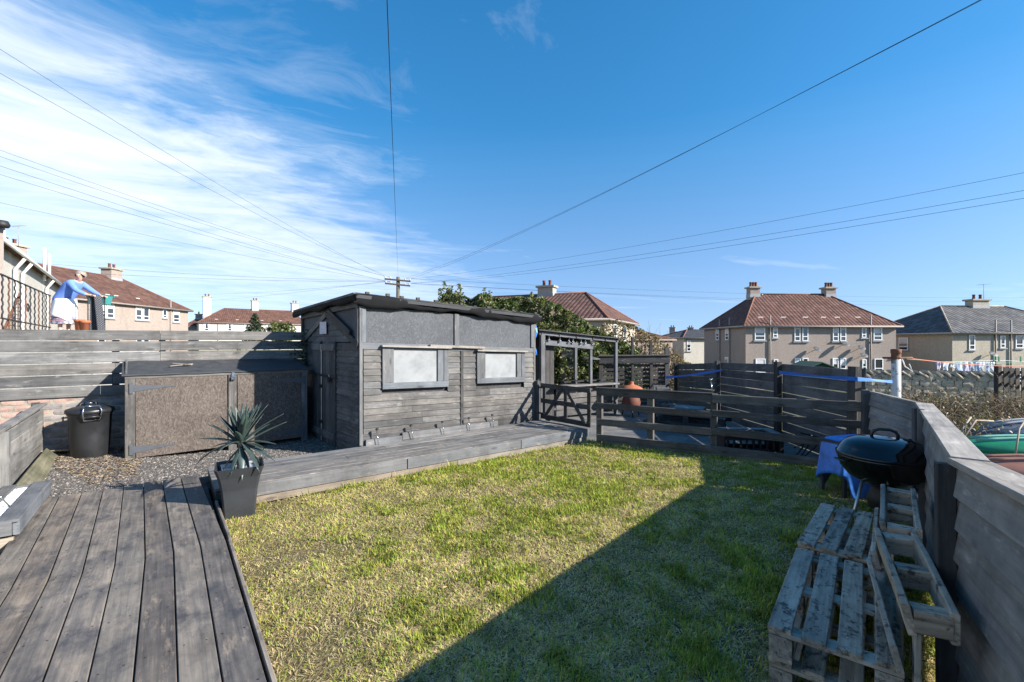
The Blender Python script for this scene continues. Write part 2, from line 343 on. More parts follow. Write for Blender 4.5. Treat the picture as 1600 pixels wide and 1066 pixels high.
def osb(name, c1, c2, c3, sc=105.0):
    m, nt, b = newmat(name); v, r = objcoord(nt)
    d = N(nt, 'ShaderNodeTexNoise', {'Vector': v, 'Scale': 5.0, 'Detail': 2.0})
    dv = N(nt, 'ShaderNodeVectorMath', {0: d.outputs['Color'], 'Scale': .16}, operation='SCALE')
    w = N(nt, 'ShaderNodeVectorMath', {0: v, 1: dv.outputs[0]}, operation='ADD')
    a = N(nt, 'ShaderNodeTexVoronoi', {'Vector': N(nt, 'ShaderNodeMapping', {0: w.outputs[0], 'Rotation': (.4, .3, .6), 'Scale': (1, .3, .55)}).outputs[0], 'Scale': sc})
    b2 = N(nt, 'ShaderNodeTexVoronoi', {'Vector': N(nt, 'ShaderNodeMapping', {0: w.outputs[0], 'Rotation': (-.5, .2, -.8), 'Scale': (1, .35, .4)}).outputs[0], 'Scale': sc*.8})
    s1 = N(nt, 'ShaderNodeSeparateColor', {0: a.outputs['Color']}); s2 = N(nt, 'ShaderNodeSeparateColor', {0: b2.outputs['Color']})
    bl = N(nt, 'ShaderNodeTexNoise', {'Vector': v, 'Scale': 2.2, 'Detail': 6.0, 'Roughness': .6})
    f = mth(nt, 'ADD', mth(nt, 'ADD', mth(nt, 'MULTIPLY', s1.outputs[0], .27), mth(nt, 'MULTIPLY', s2.outputs[1], .25)), mth(nt, 'MULTIPLY', bl.outputs[0], .48))
    c = ramp(nt, f, [(.25, c1), (.5, c2), (.76, c3)])
    setc(nt, b, c, .8, .3); bump(nt, b, f, .35, .006); return m
MT['osb'] = osb('weathered_chipboard', (0.0528, 0.0432, 0.0368), (0.0944, 0.0768, 0.0656), (0.1560, 0.1304, 0.1120))
MT['osb_grey'] = osb('grey_painted_chipboard', (0.0608, 0.0655, 0.0718), (0.0764, 0.0819, 0.0897), (0.1131, 0.1186, 0.1264), 120)
MT['felt'] = plain('roofing_felt', (.040, .042, .046), .85, .3, 9, bumps=.5, rscale=120)
MT['felt_roll'] = plain('black_damp_sheet', (.008, .0083, .009), .8, .25, 5, bumps=.25, rscale=14)
[n for n in MT['felt_roll'].node_tree.nodes if n.type == 'BSDF_PRINCIPLED'][0].inputs['Specular IOR Level'].default_value = .15
MT['blackplastic'] = plain('black_plastic', (.016, .017, .019), .42, .3, 5, bumps=.06, rscale=30)
MT['pot'] = plain('dark_grey_plastic', (.028, .031, .035), .45, .2, 4, bumps=.05, rscale=60)
MT['enamel'] = plain('black_enamel', (.006, .006, .007), .09, .2, 3, spec=.6)
MT['alu'] = plain('dull_aluminium', (.50, .51, .52), .38, .12, 8, metal=.9)
MT['chrome'] = plain('bright_steel', (.65, .65, .66), .18, .08, 8, metal=1.0)
MT['iron'] = plain('black_iron', (.018, .017, .017), .6, .3, 12, bumps=.2)
MT['rust'] = plain('rusty_iron', (.14, .06, .032), .9, .45, 14, bumps=.5)
MT['hinge'] = plain('grey_painted_hinge', (.060, .068, .080), .55, .15, 10)
MT['white'] = plain('white_paint', (.78, .78, .76), .5, .05, 4)
MT['upvc'] = plain('white_plastic_frame', (.80, .81, .80), .4, .04, 4)
MT['board'] = plain('whitened_window_board', (0.228, 0.237, 0.241), .55, .16, 4.5, bumps=.1)
MT['paper'] = plain('faded_notice_paper', (.62, .57, .58), .85, .18, 22)
MT['tarp'] = plain('blue_tarpaulin', (.045, .19, .62), .4, .35, 9, bumps=.4, rscale=9)
MT['strap'] = plain('blue_strap', (.008, .14, .55), .45, .2, 10)
MT['teal'] = plain('teal_plastic', (.045, .22, .21), .5, .1, 6)
MT['terracotta'] = plain('terracotta', (.36, .115, .050), .8, .22, 9, bumps=.15)
MT['rustred'] = plain('dark_red_clay', (.13, .042, .026), .75, .3, 8)
MT['stone'] = plain('rubble_stone', (.44, .37, .275), .95, .4, 5, bumps=.6, rscale=22)
MT['coping'] = plain('coping_stone', (.30, .26, .20), .95, .4, 4, bumps=.6, rscale=18)
MT['mortar'] = plain('lime_mortar', (.27, .24, .20), .95, .3, 8, bumps=.5)
MT['brick_red'] = plain('red_brick', (.33, .22, .18), .92, .35, 9, bumps=.5, rscale=60)
MT['brick_grey'] = plain('grey_washed_brick', (.205, .185, .180), .92, .32, 7, bumps=.5, rscale=60)
MT['concrete'] = plain('grey_concrete', (.33, .32, .30), .92, .2, 6, bumps=.3)
MT['cement'] = plain('chimney_concrete', (.36, .32, .24), .92, .35, 4, bumps=.3)
MT['lead'] = plain('grey_lead', (.30, .31, .32), .7, .15, 8)
MT['pipe'] = plain('beige_painted_pipe', (.27, .235, .205), .7, .1, 4)
MT['pipe_white'] = plain('white_pipe', (.72, .72, .70), .5, .06, 4)
MT['ridge'] = plain('ridge_tile', (.19, .085, .055), .9, .3, 5)
MT['dish'] = plain('grey_dish', (.09, .092, .095), .5, .1, 6)
MT['glass'] = None
m, nt, b = newmat('window_glass'); v, r = objcoord(nt)
setc(nt, b, ramp(nt, r, [(0, (.012, .016, .022)), (1, (.05, .055, .06))]), .04, .9); MT['glass'] = m
m, nt, b = newmat('clear_bulb'); setc(nt, b, (.9, .92, .95), .03); b.inputs['Transmission Weight'].default_value = .9; MT['bulb'] = m
MT['curtain'] = plain('pale_curtain', (.55, .54, .55), .9, .1, 3)
MT['pole'] = wood('creosoted_pole', (.06, .05, .035), (.13, .11, .08), (.21, .18, .13))
MT['porcelain'] = plain('insulator', (.5, .48, .42), .3, .1, 4)
MT['wire'] = plain('black_cable', (.012, .013, .016), .7, .1, 4)
MT['harl'] = roughcast('beige_roughcast', (0.3053, 0.2537, 0.2219))
MT['harl_white'] = roughcast('cream_roughcast', (0.4928, 0.4620, 0.4048), .18)
MT['harl_cream'] = roughcast('pale_cream_render', (0.3956, 0.3526, 0.2838), .2)
MT['harl_pink'] = roughcast('pinkish_roughcast', (0.3182, 0.2623, 0.2236), .2)
MT['tile_red'] = rooftile('red_brown_pantile', (.060, .032, .025), (.115, .058, .044), (.18, .098, .076))
MT['tile_brown'] = rooftile('brown_pantile', (.070, .036, .027), (.130, .066, .048), (.195, .106, .078), moss=(.20, .14, .06))
MT['tile_grey'] = rooftile('grey_concrete_tile', (.050, .050, .052), (.095, .093, .092), (.16, .155, .15), .38, .36, moss=(.15, .13, .08))
MT['slate'] = rooftile('dark_slate', (.030, .032, .037), (.055, .058, .066), (.09, .094, .10), .3, .25, moss=(.06, .06, .05))
MT['greenroof'] = plain('green_felt_roof', (.020, .060, .040), .85, .2, 8)
MT['leaf'] = tinted('leaves', .5, .4, .25)
MT['twig'] = tinted('dry_stems', .85, .2)
MT['grass'] = tinted('grass_blades', .6, .25, .3)
MT['pebble'] = tinted('small_stones', .9, .25)
MT['chip'] = tinted('litter', .85, .2)
MT['fabric_dark'] = plain('dark_fabric', (.03, .03, .034), .95, .3, 20)
# ================================================================== SETTING: ground, lawn, gravel, decks
def sstep(a, b, x): t = np.clip((x-a)/(b-a), 0, 1); return t*t*(3-2*t)
def terrain(x, y):
    x = np.asarray(x, float); y = np.asarray(y, float)
    z = -.07 + 0*x
    z = z - 2.35*sstep(14, 33, y)*sstep(-9, 4, x)
    z = z - .30*sstep(.3, 1.4, x-(1.0+.62*np.clip(y, 0, 4.4)+.12*np.clip(y-4.4, 0, 9)))*(1-sstep(14, 20, y))
    z = z + .12*(vnoise(x*.35, y*.35)-.5)*sstep(14, 25, np.hypot(x, y))
    return z - .6*sstep(60, 120, y)*(x < 0)*0
ax = np.concatenate([-np.geomspace(1500, 14, 22), np.linspace(-13, 16, 59), np.geomspace(17, 1500, 24)])
ay = np.concatenate([-np.geomspace(1500, 6, 16), np.linspace(-5, 40, 76), np.geomspace(42, 1500, 24)])
XX, YY = np.meshgrid(ax, ay); nx, ny = len(ax), len(ay)
i = np.arange(ny-1)[:, None]*nx + np.arange(nx-1)[None]; q = np.stack([i, i+1, i+nx+1, i+nx], -1).reshape(-1, 4)
m, nt, b = newmat('rough_ground'); tc = N(nt, 'ShaderNodeTexCoord')
n1 = N(nt, 'ShaderNodeTexNoise', {'Vector': tc.outputs['Object'], 'Scale': .8, 'Detail': 9.0, 'Roughness': .7})
setc(nt, b, ramp(nt, n1.outputs[0], [(.3, (.045, .06, .022)), (.5, (.10, .10, .05)), (.7, (.16, .135, .085))]), .95, .15)
bump(nt, b, n1.outputs[0], .6, .05); MT['ground'] = m
g = np_mesh('ground', np.stack([XX, YY, terrain(XX, YY)], -1).reshape(-1, 3), q, MT['ground']); tag(g, kind='structure')
g.data.polygons.foreach_set('use_smooth', [True]*len(g.data.polygons))

# fence line on the right (top corners seen in the picture)
CAPZ = .976
FJ = V((1.935, 1.98, 0)); CAPJ = 1.05; FC = V((3.82, 4.30, 0)); FE = V((4.19, 5.40, 0)); FN = FJ - V((math.sin(R(32.6)), math.cos(R(32.6)), 0))*2.4
RAIL0, RAIL1 = V((1.29, 7.02, 0)), V((4.12, 5.47, 0))
LAWN = [Yd(.35, .1), Yd(.35, 4.93), Yd(5.3, 4.98), V((1.33, 6.98, 0)), V((4.16, 5.40, 0)), FC, FJ, FN]
LAWN = [V((p.x, p.y, 0)) for p in LAWN]
m, nt, b = newmat('lawn_soil'); tc = N(nt, 'ShaderNodeTexCoord')
n1 = N(nt, 'ShaderNodeTexNoise', {'Vector': tc.outputs['Object'], 'Scale': 3.0, 'Detail': 9.0, 'Roughness': .7})
n2 = N(nt, 'ShaderNodeTexNoise', {'Vector': tc.outputs['Object'], 'Scale': 60.0, 'Detail': 5.0})
c = ramp(nt, n1.outputs[0], [(.30, (.055, .062, .020)), (.48, (.095, .085, .038)), (.62, (.15, .115, .066)), (.75, (.06, .043, .028))])
c = mix(nt, .6, c, ramp(nt, n2.outputs[0], [(.3, (.05, .045, .02)), (.7, (.26, .21, .11))]))
setc(nt, b, c, .95, .1); bump(nt, b, n2.outputs[0], .7, .02); MT['soil'] = m
o = sheet('lawn', LAWN, MT['soil'], thick=.05); tag(o, kind='structure')
def pebbles(name, poly, n, zf, size, pal, label, cat, mat='pebble', flat=.65, parent=None):
    P = np.array([[p[0], p[1]] for p in poly]); lo, hi = P.min(0), P.max(0)
    x = rng.uniform(lo[0], hi[0], n*4); y = rng.uniform(lo[1], hi[1], n*4); k = inpoly(x, y, [tuple(p) for p in P]); x = x[k][:n]; y = y[k][:n]; n = len(x)
    base = np.array([[1, 0, 0], [-.5, .87, 0], [-.5, -.87, 0], [.5, .3, .8], [-.5, .1, .85], [0, -.55, .7]])
    s = rng.uniform(size[0], size[1], (n, 1, 1)); yaw = rng.uniform(0, 6.28, n); ca, sa = np.cos(yaw), np.sin(yaw)
    v = base[None]*s*rng.uniform(.7, 1.3, (n, 6, 3)); v[..., 2] *= flat
    vx = v[..., 0]*ca[:, None]-v[..., 1]*sa[:, None]; vy = v[..., 0]*sa[:, None]+v[..., 1]*ca[:, None]
    vs = np.stack([vx+x[:, None], vy+y[:, None], v[..., 2]+np.asarray(zf(x, y)).reshape(-1, 1)*np.ones((n, 1))-.001], -1)
    f = np.array([[0, 1, 3], [1, 4, 3], [1, 2, 4], [2, 5, 4], [2, 0, 5], [0, 3, 5], [3, 4, 5]])
    tr = (np.arange(n)[:, None, None]*6+f[None]).reshape(-1, 3); pal = np.array(pal)
    c = pal[rng.integers(0, len(pal), n)]*rng.uniform(.7, 1.25, (n, 1))
    o = np_mesh(name, vs.reshape(-1, 3), tr, MT[mat], np.repeat(c, 6, 0), parent); tag(o, label, cat, kind='stuff'); return o
# ---- grass
def grass(NB=420000):
    poly = [tuple(p) for p in LAWN]
    m_ = int(NB*3.2); y = 1.55 + (7.1-1.55)*rng.random(m_)**1.75; x = rng.uniform(-3.2, 4.4, m_)
    k = inpoly(x, y, poly) & (np.abs(x) < 1.2*y+.3); x = x[k][:NB]; y = y[k][:NB]; n = len(x)
    cl = rng.integers(0, 9, n); x = x + .012*np.cos(cl*2.4)*0; 
    p1 = vnoise(x*1.1, y*1.1, 1); p2 = vnoise(x*3.6, y*3.6, 2); p3 = vnoise(x*9, y*9, 3); p4 = vnoise(x*24, y*24, 6); bare = vnoise(x*2.3+5, y*2.3, 4)
    mixv = .30*p1+.34*p2+.24*p3+.12*p4
    edge = sstep(1.0, .2, (.8*x+.6*y)-.35); far_ = sstep(3.2, 6.0, y)
    dry = sstep(.36, .62, mixv+.16*edge+.03-.02*far_)                                       # straw patches against green ones, worn strip by the deck
    keep = rng.random(n) < np.clip(1.05-.85*sstep(.62, .80, bare*.5+p3*.35+p4*.15+.14*edge), .12, 1)
    x, y, dry, p2, p3, p4 = [a[keep] for a in (x, y, dry, p2, p3, p4)]; n = len(x)
    isdry = rng.random(n) < .15+.66*dry
    yaw = rng.uniform(0, 2*np.pi, n); tfl = vnoise(x*13, y*13, 5); yaw = np.where(tfl > .45, tfl*25+rng.normal(0, .7, n), yaw)
    L = rng.uniform(.018, .043, n)*(.7+.8*p3)*(1-.25*dry); tuft = (vnoise(x*8.3, y*8.3, 8) > .70) & ~isdry; L[tuft] *= 1.5
    nn_ = .8*x+.6*y; dd_ = -.6*x+.8*y; rim = (nn_ < .42) | ((dd_ > 4.88) & (nn_ < 5.3)); L[rim] *= rng.uniform(1.0, 2.0, rim.sum())
    lean = rng.uniform(.2, 1.05, n); lean[isdry] = rng.uniform(.8, 1.5, isdry.sum())
    w = rng.uniform(.0013, .0027, n)*(1+.14*np.clip(y-2, 0, 6)); w[isdry] *= .85
    dx, dy = np.cos(yaw), np.sin(yaw); sx, sy = -dy, dx
    def pt(s, l, wd, sgn):
        ang = np.minimum(lean*(.55+.75*s), 1.53); h = l*np.cos(ang); r = l*np.sin(ang)
        return np.stack([x+dx*r+sx*wd*sgn, y+dy*r+sy*wd*sgn, h+.002], -1)
    vs = np.stack([pt(0, L*0, w, -1), pt(0, L*0, w, 1), pt(.6, L*.55, w*.85, 1), pt(.6, L*.55, w*.85, -1), pt(1, L, 0*w, 0)], 1)
    b5 = np.arange(n)[:, None]*5
    tr = np.concatenate([b5+np.array([[0, 1, 2]]), b5+np.array([[0, 2, 3]]), b5+np.array([[3, 2, 4]])], 0)
    t = rng.random((n, 1)); g1 = np.array([.175, .280, .028]); g2 = np.array([.40, .44, .055]); g3 = np.array([.52, .43, .095])
    c = g1*(1-t)+g2*t; u = rng.random((n, 1)); c = np.where(u < .25, g3*(.8+.4*t), c)
    s1 = np.array([.84, .68, .37]); s2 = np.array([.48, .345, .18]); c = np.where(isdry[:, None], s1*t+s2*(1-t), c)
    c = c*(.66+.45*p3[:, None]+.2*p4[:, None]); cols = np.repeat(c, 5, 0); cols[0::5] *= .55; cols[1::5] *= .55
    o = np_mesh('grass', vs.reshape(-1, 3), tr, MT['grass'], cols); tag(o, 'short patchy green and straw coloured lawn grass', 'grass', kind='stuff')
grass()
pebbles('fallen_leaves', [tuple(q_) for q_ in LAWN], 170, lambda x, y: .022+.015*vnoise(x*40, y*40, 3), (.008, .02), [(.30, .16, .07), (.20, .12, .06), (.10, .06, .04), (.40, .26, .12)], 'few brown dead leaves scattered on the lawn', 'leaves', 'chip', .15)

# ---- gravel yard behind the decks
def gz(x, y):
    d = np.hypot(np.asarray(x)+5.75, np.asarray(y)-5.55); return .045+.115*(1-sstep(.2, 1.9, d))
GRAV = [Yd(-1.2, 5.3), Yd(.9, 5.75), V((-1.75, 6.0, 0)), V((-3.3, 7.75, 0)), V((-3.6, 8.0, 0)), V((-6.3, 5.55, 0)), V((-5.2, 4.3, 0))]
gx = np.linspace(-6.6, -1.6, 56); gy = np.linspace(3.6, 8.2, 52); GX, GY = np.meshgrid(gx, gy)
ok = inpoly(GX.ravel(), GY.ravel(), [tuple(p) for p in GRAV]).reshape(GX.shape)
i = np.arange(51)[:, None]*56 + np.arange(55)[None]; q = np.stack([i, i+1, i+57, i+56], -1).reshape(-1, 4)
okf = ok.ravel()[q].any(1)
m, nt, b = newmat('grey_gravel'); tc = N(nt, 'ShaderNodeTexCoord')
vo = N(nt, 'ShaderNodeTexVoronoi', {'Vector': tc.outputs['Object'], 'Scale': 75.0}); sc = N(nt, 'ShaderNodeSeparateColor', {0: vo.outputs['Color']})
n1 = N(nt, 'ShaderNodeTexNoise', {'Vector': tc.outputs['Object'], 'Scale': 2.5, 'Detail': 7.0, 'Roughness': .65})
f = mth(nt, 'ADD', mth(nt, 'MULTIPLY', sc.outputs[0], .45), mth(nt, 'MULTIPLY', n1.outputs[0], .55))
setc(nt, b, ramp(nt, f, [(.25, (.05, .045, .04)), (.5, (.11, .10, .092)), (.75, (.22, .20, .185))]), .93, .2)
bump(nt, b, mth(nt, 'SUBTRACT', 1.0, vo.outputs['Distance']), .8, .012); MT['gravel'] = m
g = np_mesh('gravel_yard', np.stack([GX, GY, gz(GX, GY)], -1).reshape(-1, 3), q[okf], MT['gravel']); tag(g, kind='structure')
pebbles('gravel', GRAV, 15000, gz, (.006, .017), [(.12, .11, .10), (.19, .175, .16), (.075, .07, .065), (.26, .235, .21), (.15, .125, .10)], 'loose grey gravel in front of the storage box', 'gravel')
LIT = [V((-5.95, 5.5, 0)), V((-5.0, 5.1, 0)), V((-4.3, 4.75, 0)), V((-4.15, 5.1, 0)), V((-4.6, 5.75, 0)), V((-5.2, 6.2, 0)), V((-5.7, 5.8, 0)), ]
pebbles('leaf_litter', LIT, 2200, lambda x, y: gz(x, y)+.008, (.007, .022), [(.30, .21, .12), (.42, .33, .21), (.14, .09, .055), (.06, .045, .03), (.20, .15, .11), (.12, .11, .10)], 'dry leaf and bark litter around the dustbin', 'litter', 'chip', .18)

# ---- decking: left walkway, boards run away from the camera
DZ = .12
base = sheet('walkway_deck', [Yd(-.86, .75, DZ-.035), Yd(.33, .75, DZ-.035), Yd(.33, 5.9, DZ-.035), Yd(-.86, 5.9, DZ-.035)], MT['dark'], thick=.08); tag(base, kind='structure')
piv = Yd(-.26, 3.87, 0); rotd = Matrix.Translation(piv) @ Matrix.Rotation(R(2.0), 4, 'Z') @ Matrix.Translation(-piv)
for k in range(8):
    n0 = -.865+.1515*k+.07; j = rnd(-.012, .012)
    w_ = .1455+rnd(-.002, .001); a = Yd(n0+j*.2, .8, DZ-.014); e_ = rotd @ Yd(n0, 5.93+rnd(-.02, .02), DZ-.014); c_ = Yd(n0, 3.872, DZ-.014)
    Mb = frame(c_, c_-a, (0, 0, 1)); Mi = Mb.inverted(); sec = oct_section(.028, w_, .003); vs = []; fs = []
    st = [a.lerp(c_, q/4) for q in range(5)]+[c_.lerp(e_, q/3) for q in (1, 2, 3)]; ph = rnd(0, 6)
    for q, pnt in enumerate(st):                                     # boards kink slightly where they cross the middle joist
        lp = Mi @ pnt; dz = .0012*math.sin(q*1.1+ph)
        vs += [(lp.x, lp.y+y, lp.z+z+dz) for (y, z) in sec]
    for q in range(len(st)-1):
        for t_ in range(8): fs.append((q*8+t_, q*8+(t_+1) % 8, (q+1)*8+(t_+1) % 8, (q+1)*8+t_))
    fs.append(tuple(range(7, -1, -1))); fs.append(tuple(range(len(vs)-8, len(vs))))
    mk('board', vs, fs, MT['deck'], base, Mb)
sv = []; sfc = []
for k in range(8):
    for dd in (1.3, 1.75, 2.2, 2.65, 3.1, 3.5, 3.84, 3.91, 4.35, 4.8, 5.25, 5.75):
        for e in (-.042, .042):
            c_ = Yd(-.865+.1515*k+.07+e+rnd(-.006, .006), dd+rnd(-.012, .012), DZ+.0012)
            if dd > 3.88: c_ = rotd @ c_
            i0 = len(sv); sv += [c_+V((.0048*math.cos(q), .0048*math.sin(q), 0)) for q in np.linspace(0, 2*math.pi, 7)[:-1]]; sfc.append(tuple(range(i0, i0+6)))
o = mk('screw_heads', sv, sfc, MT['iron'], base); o['kind'] = 'stuff'
plank('edge_board', Yd(.362, .8, DZ-.06), Yd(.366, 3.9, DZ-.06), (0, 0, 1), .11, .022, MT['deck'], base)
plank('edge_board', Yd(.372, 3.92, DZ-.065), Yd(.36, 4.93, DZ-.065), (0, 0, 1), .11, .022, MT['deck'], base)
# ---- decking along the shed
SZ = .19
base = sheet('shed_deck', [Yd(.36, 4.98, SZ-.035), Yd(5.22, 5.02, SZ-.035), Yd(5.22, 6.3, SZ-.035), Yd(2.2, 6.0, SZ-.035), Yd(.36, 5.95, SZ-.035)], MT['dark'], thick=.14); tag(base, kind='structure')
for k in range(8):
    d0 = 5.02+.1285*k+.062; n1 = 2.55+rnd(-.9, .9) if k % 2 else 3.4+rnd(-.5, .5); nl = .355 if k < 7 else .36; nr = 5.2
    if k == 7: nl = 2.15
    dd = .012*k
    plank('board', Yd(nl, d0, SZ-.014), Yd(n1-.003, d0+.004, SZ-.014+rnd(-.002, .002)), (0, 0, 1), .028, .1235, MT['deck_blue'], base, .003, .001)
    plank('board', Yd(n1+.003, d0+.004, SZ-.014+rnd(-.002, .003)), Yd(nr, d0+.03, SZ-.014), (0, 0, 1), .028, .1235, MT['deck_blue'], base, .003, .001)
for (a_, b_) in ((.62, 2.22), (2.232, 3.9), (3.91, 5.235)):
    plank('fascia', Yd(a_, 4.975+.008*a_, SZ-.062), Yd(b_, 4.975+.008*b_, SZ-.062), (0, 0, 1), .118, .026, MT['fascia'], base, .006, .0015)
for (a_, b_) in ((.6, 2.9), (2.91, 5.2)):
    plank('kick_board', Yd(a_, 4.988+.008*a_, .040), Yd(b_, 4.988+.008*b_, .042), (0, 0, 1), .09, .024, MT['kick2'], base)
plank('fascia', Yd(5.24, 5.03, SZ-.07), Yd(5.24, 5.75, SZ-.07), (0, 0, 1), .12, .024, MT['fascia'], base)

# ---- patio decking beyond the rail fence
PZ = -.005
base = sheet('patio_deck', [V((.5, 8.4, PZ-.03)), V((1.25, 7.1, PZ-.03)), V((4.15, 5.5, PZ-.03)), V((4.3, 7.2, PZ-.03)), V((4.4, 12.2, PZ-.03)), V((.9, 11.5, PZ-.03))], MT['dark'], thick=.08); tag(base, kind='structure')
for k in range(40):
    y0 = 5.62+.148*k; s = -.53
    xl = .75 if y0 > 8.2 else max(.75, 1.33+(7.0-y0)*1.72); xr = 4.18+.03*(y0-5.5)
    if xl > xr-.2: continue
    if y0 > 11.6: break
    plank('board', V((xl, y0, PZ-.014)), V((xr, y0+rnd(-.01, .01), PZ-.014)), (0, 0, 1), .028, .142, MT['deck_blue'], base)

# ================================================================== LEFT BOUNDARY
wl = lambda t, off=0.0, z=0.0: V((-5.24+.809*t-.588*off, 6.24+.588*t+.809*off, z))
# brick wall
bw = thing('brick_wall', 'low brick wall under the slatted fence, grey washed beside the dustbin, bare red at its end', 'wall', wl(-.6))
core = plank('wall_core', wl(-1.7, .075, .46), wl(2.6, .075, .46), (0, 0, 1), .76, .10, MT['mortar'], bw)
bm_g = [rock_mesh('brick', .216, .066, .10, None, .03, 40+i) for i in range(6)]
for r_ in range(10):
    z = .115+.0755*r_
    for c_ in range(8):
        t = -1.62+.2265*c_+(.113 if r_ % 2 else 0)
        if t > .12: continue
        red = t < -.80 or (r_ >= 9 and t < -.5)
        me = bm_g[random.randrange(6)].copy(); me.materials.clear(); me.materials.append(MT['brick_red' if red else 'brick_grey'])
        setparent_data('brick', me, bw, frame(wl(t+rnd(-.003, .003), .068+rnd(-.005, .004), z), (.809, .588, 0), (0, 0, 1)))
# slatted fence on the wall
sf = thing('slat_fence', 'weathered grey horizontal board fence on top of the low brick wall', 'fence', wl(.5))
for r_ in range(6):
    z = 1.628-.1465*r_; tj = .38 if r_ < 3 else rnd(-.25, -.05)
    te = 2.52 if r_ < 4 else .55
    plank('board', wl(-1.9, .0, z+rnd(-.004, .004)), wl(tj-.002, .0, z), (0, 0, 1), .134, .024, MT['fence'], sf, .005, .003)
    plank('board', wl(tj+.002, .0, z+rnd(-.002, .002)), wl(te, .0, z-.0), (0, 0, 1), .134, .024, MT['fence'], sf, .005, .003)
for t in (-1.5, -.1, .40, 2.3):
    plank('post', wl(t, .06, .45), wl(t, .06, 1.66), (.809, .588, 0), .075, .06, MT['fence'], sf)
plank('post', wl(2.45, -.06, .1), wl(2.45, -.06, 1.78), (.809, .588, 0), .10, .08, MT['dark'], sf)

# low side fence at the left edge
lf = thing('side_fence', 'low blue grey painted board fence at the left edge with flat top rail', 'fence', Yd(-1.2, 6.5))
def lfp(d, z, off=0): return Yd(-1.19-off-.008*(d-4), d, z)
for r_ in range(5):
    z = .105+.128*r_
    plank('board', lfp(3.3, z+.01), lfp(6.05, z+rnd(-.004, .004)), (0, 0, 1), .120, .022, MT['fence_slate'], lf)
    plank('board', lfp(6.06, z+.02), lfp(8.02, z+.03), (0, 0, 1), .124, .022, MT['fence_slate'], lf)
plank('top_rail', lfp(3.3, .745), lfp(6.5, .752), (0, 0, 1), .03, .09, MT['fence_slate'], lf)
plank('top_rail', lfp(6.505, .752), lfp(8.03, .775), (0, 0, 1), .03, .09, MT['fence_slate'], lf)
for d_ in (6.05, 4.4): plank('post', lfp(d_, .02, -.045), lfp(d_, .735, -.045), (.8, .6, 0), .06, .06, MT['fence_slate'], lf)
plank('post', lfp(7.95, .05, .05), lfp(7.95, .80, .05), (.8, .6, 0), .07, .07, MT['dark'], lf)
o = plank('loose_plank', lfp(6.0, .14, -.14), lfp(7.75, .20, -.12), (-.55, -.4, .75), .17, .028, MT['mossy'], None); tag(o, 'mossy old plank leaning against the foot of the side fence', 'plank')
# raised white stone bed
bed = thing('stone_bed', 'raised bed of white chippings edged with pale blue boards', 'planter', Yd(-1.0, 5.3))
plank('edging', Yd(-.865, 4.80, .205), Yd(-.865, 5.93, .205), (0, 0, 1), .10, .035, MT['fascia'], bed)
plank('edging_top', Yd(-.905, 4.78, .262), Yd(-.905, 5.94, .262), (0, 0, 1), .02, .12, MT['fascia'], bed)
plank('edging_top', Yd(-1.11, 4.79, .2625), Yd(-1.11, 5.93, .2625), (0, 0, 1), .02, .09, MT['fascia'], bed)
plank('edging', Yd(-1.18, 4.79, .21), Yd(-.885, 4.79, .21), (0, 0, 1), .10, .03, MT['fascia'], bed)
plank('edging', Yd(-1.18, 5.92, .2), Yd(-.885, 5.92, .2), (0, 0, 1), .12, .03, MT['fascia'], bed)
plank('footing', Yd(-1.16, 4.81, .09), Yd(-.88, 4.81, .09), (0, 0, 1), .10, .03, MT['kick'], bed)
sheet('bed_fill', [Yd(-1.17, 4.81, .238), Yd(-.88, 4.81, .238), Yd(-.88, 5.9, .238), Yd(-1.17, 5.9, .238)], MT['white'], bed, .06)
o = pebbles('white_chippings', [Yd(-1.07, 4.81), Yd(-.96, 4.81), Yd(-.96, 5.9), Yd(-1.07, 5.9)], 2600, lambda x, y: .24+0*x, (.006, .012), [(.78, .78, .76), (.70, .70, .69)], None, None, parent=bed)
def spike_light(base, head, label, group, tilt=0):
    t = thing('garden_light', label, 'garden light', base, group)
    base, head = V(base), V(head); ax = (head-base).normalized(); Lh = (head-base).length
    tube('spike', [base, base+ax*Lh*.62], .0055, MT['chrome'], t)
    Mx = frame(base+ax*Lh*.6, ax.orthogonal(), ax)
    lathe('lamp_glass', [(.006, 0), (.009, .02), (.019, Lh*.32), (.020, Lh*.33)], MT['chrome'], t, Mx, 12)
    lathe('lamp_cap', [(.022, Lh*.33), (.024, Lh*.35), (.020, Lh*.39), (.0, Lh*.40)], MT['blackplastic'], t, Mx, 12)
    return t
spike_light(Yd(-1.0, 5.0, .25), Yd(-1.05, 5.02, .40), 'solar spike light in the white chippings, nearer one', 'solar lights in the stone bed')
spike_light(Yd(-.99, 5.28, .25), Yd(-1.06, 5.18, .42), 'solar spike light in the white chippings, farther one leaning over', 'solar lights in the stone bed')

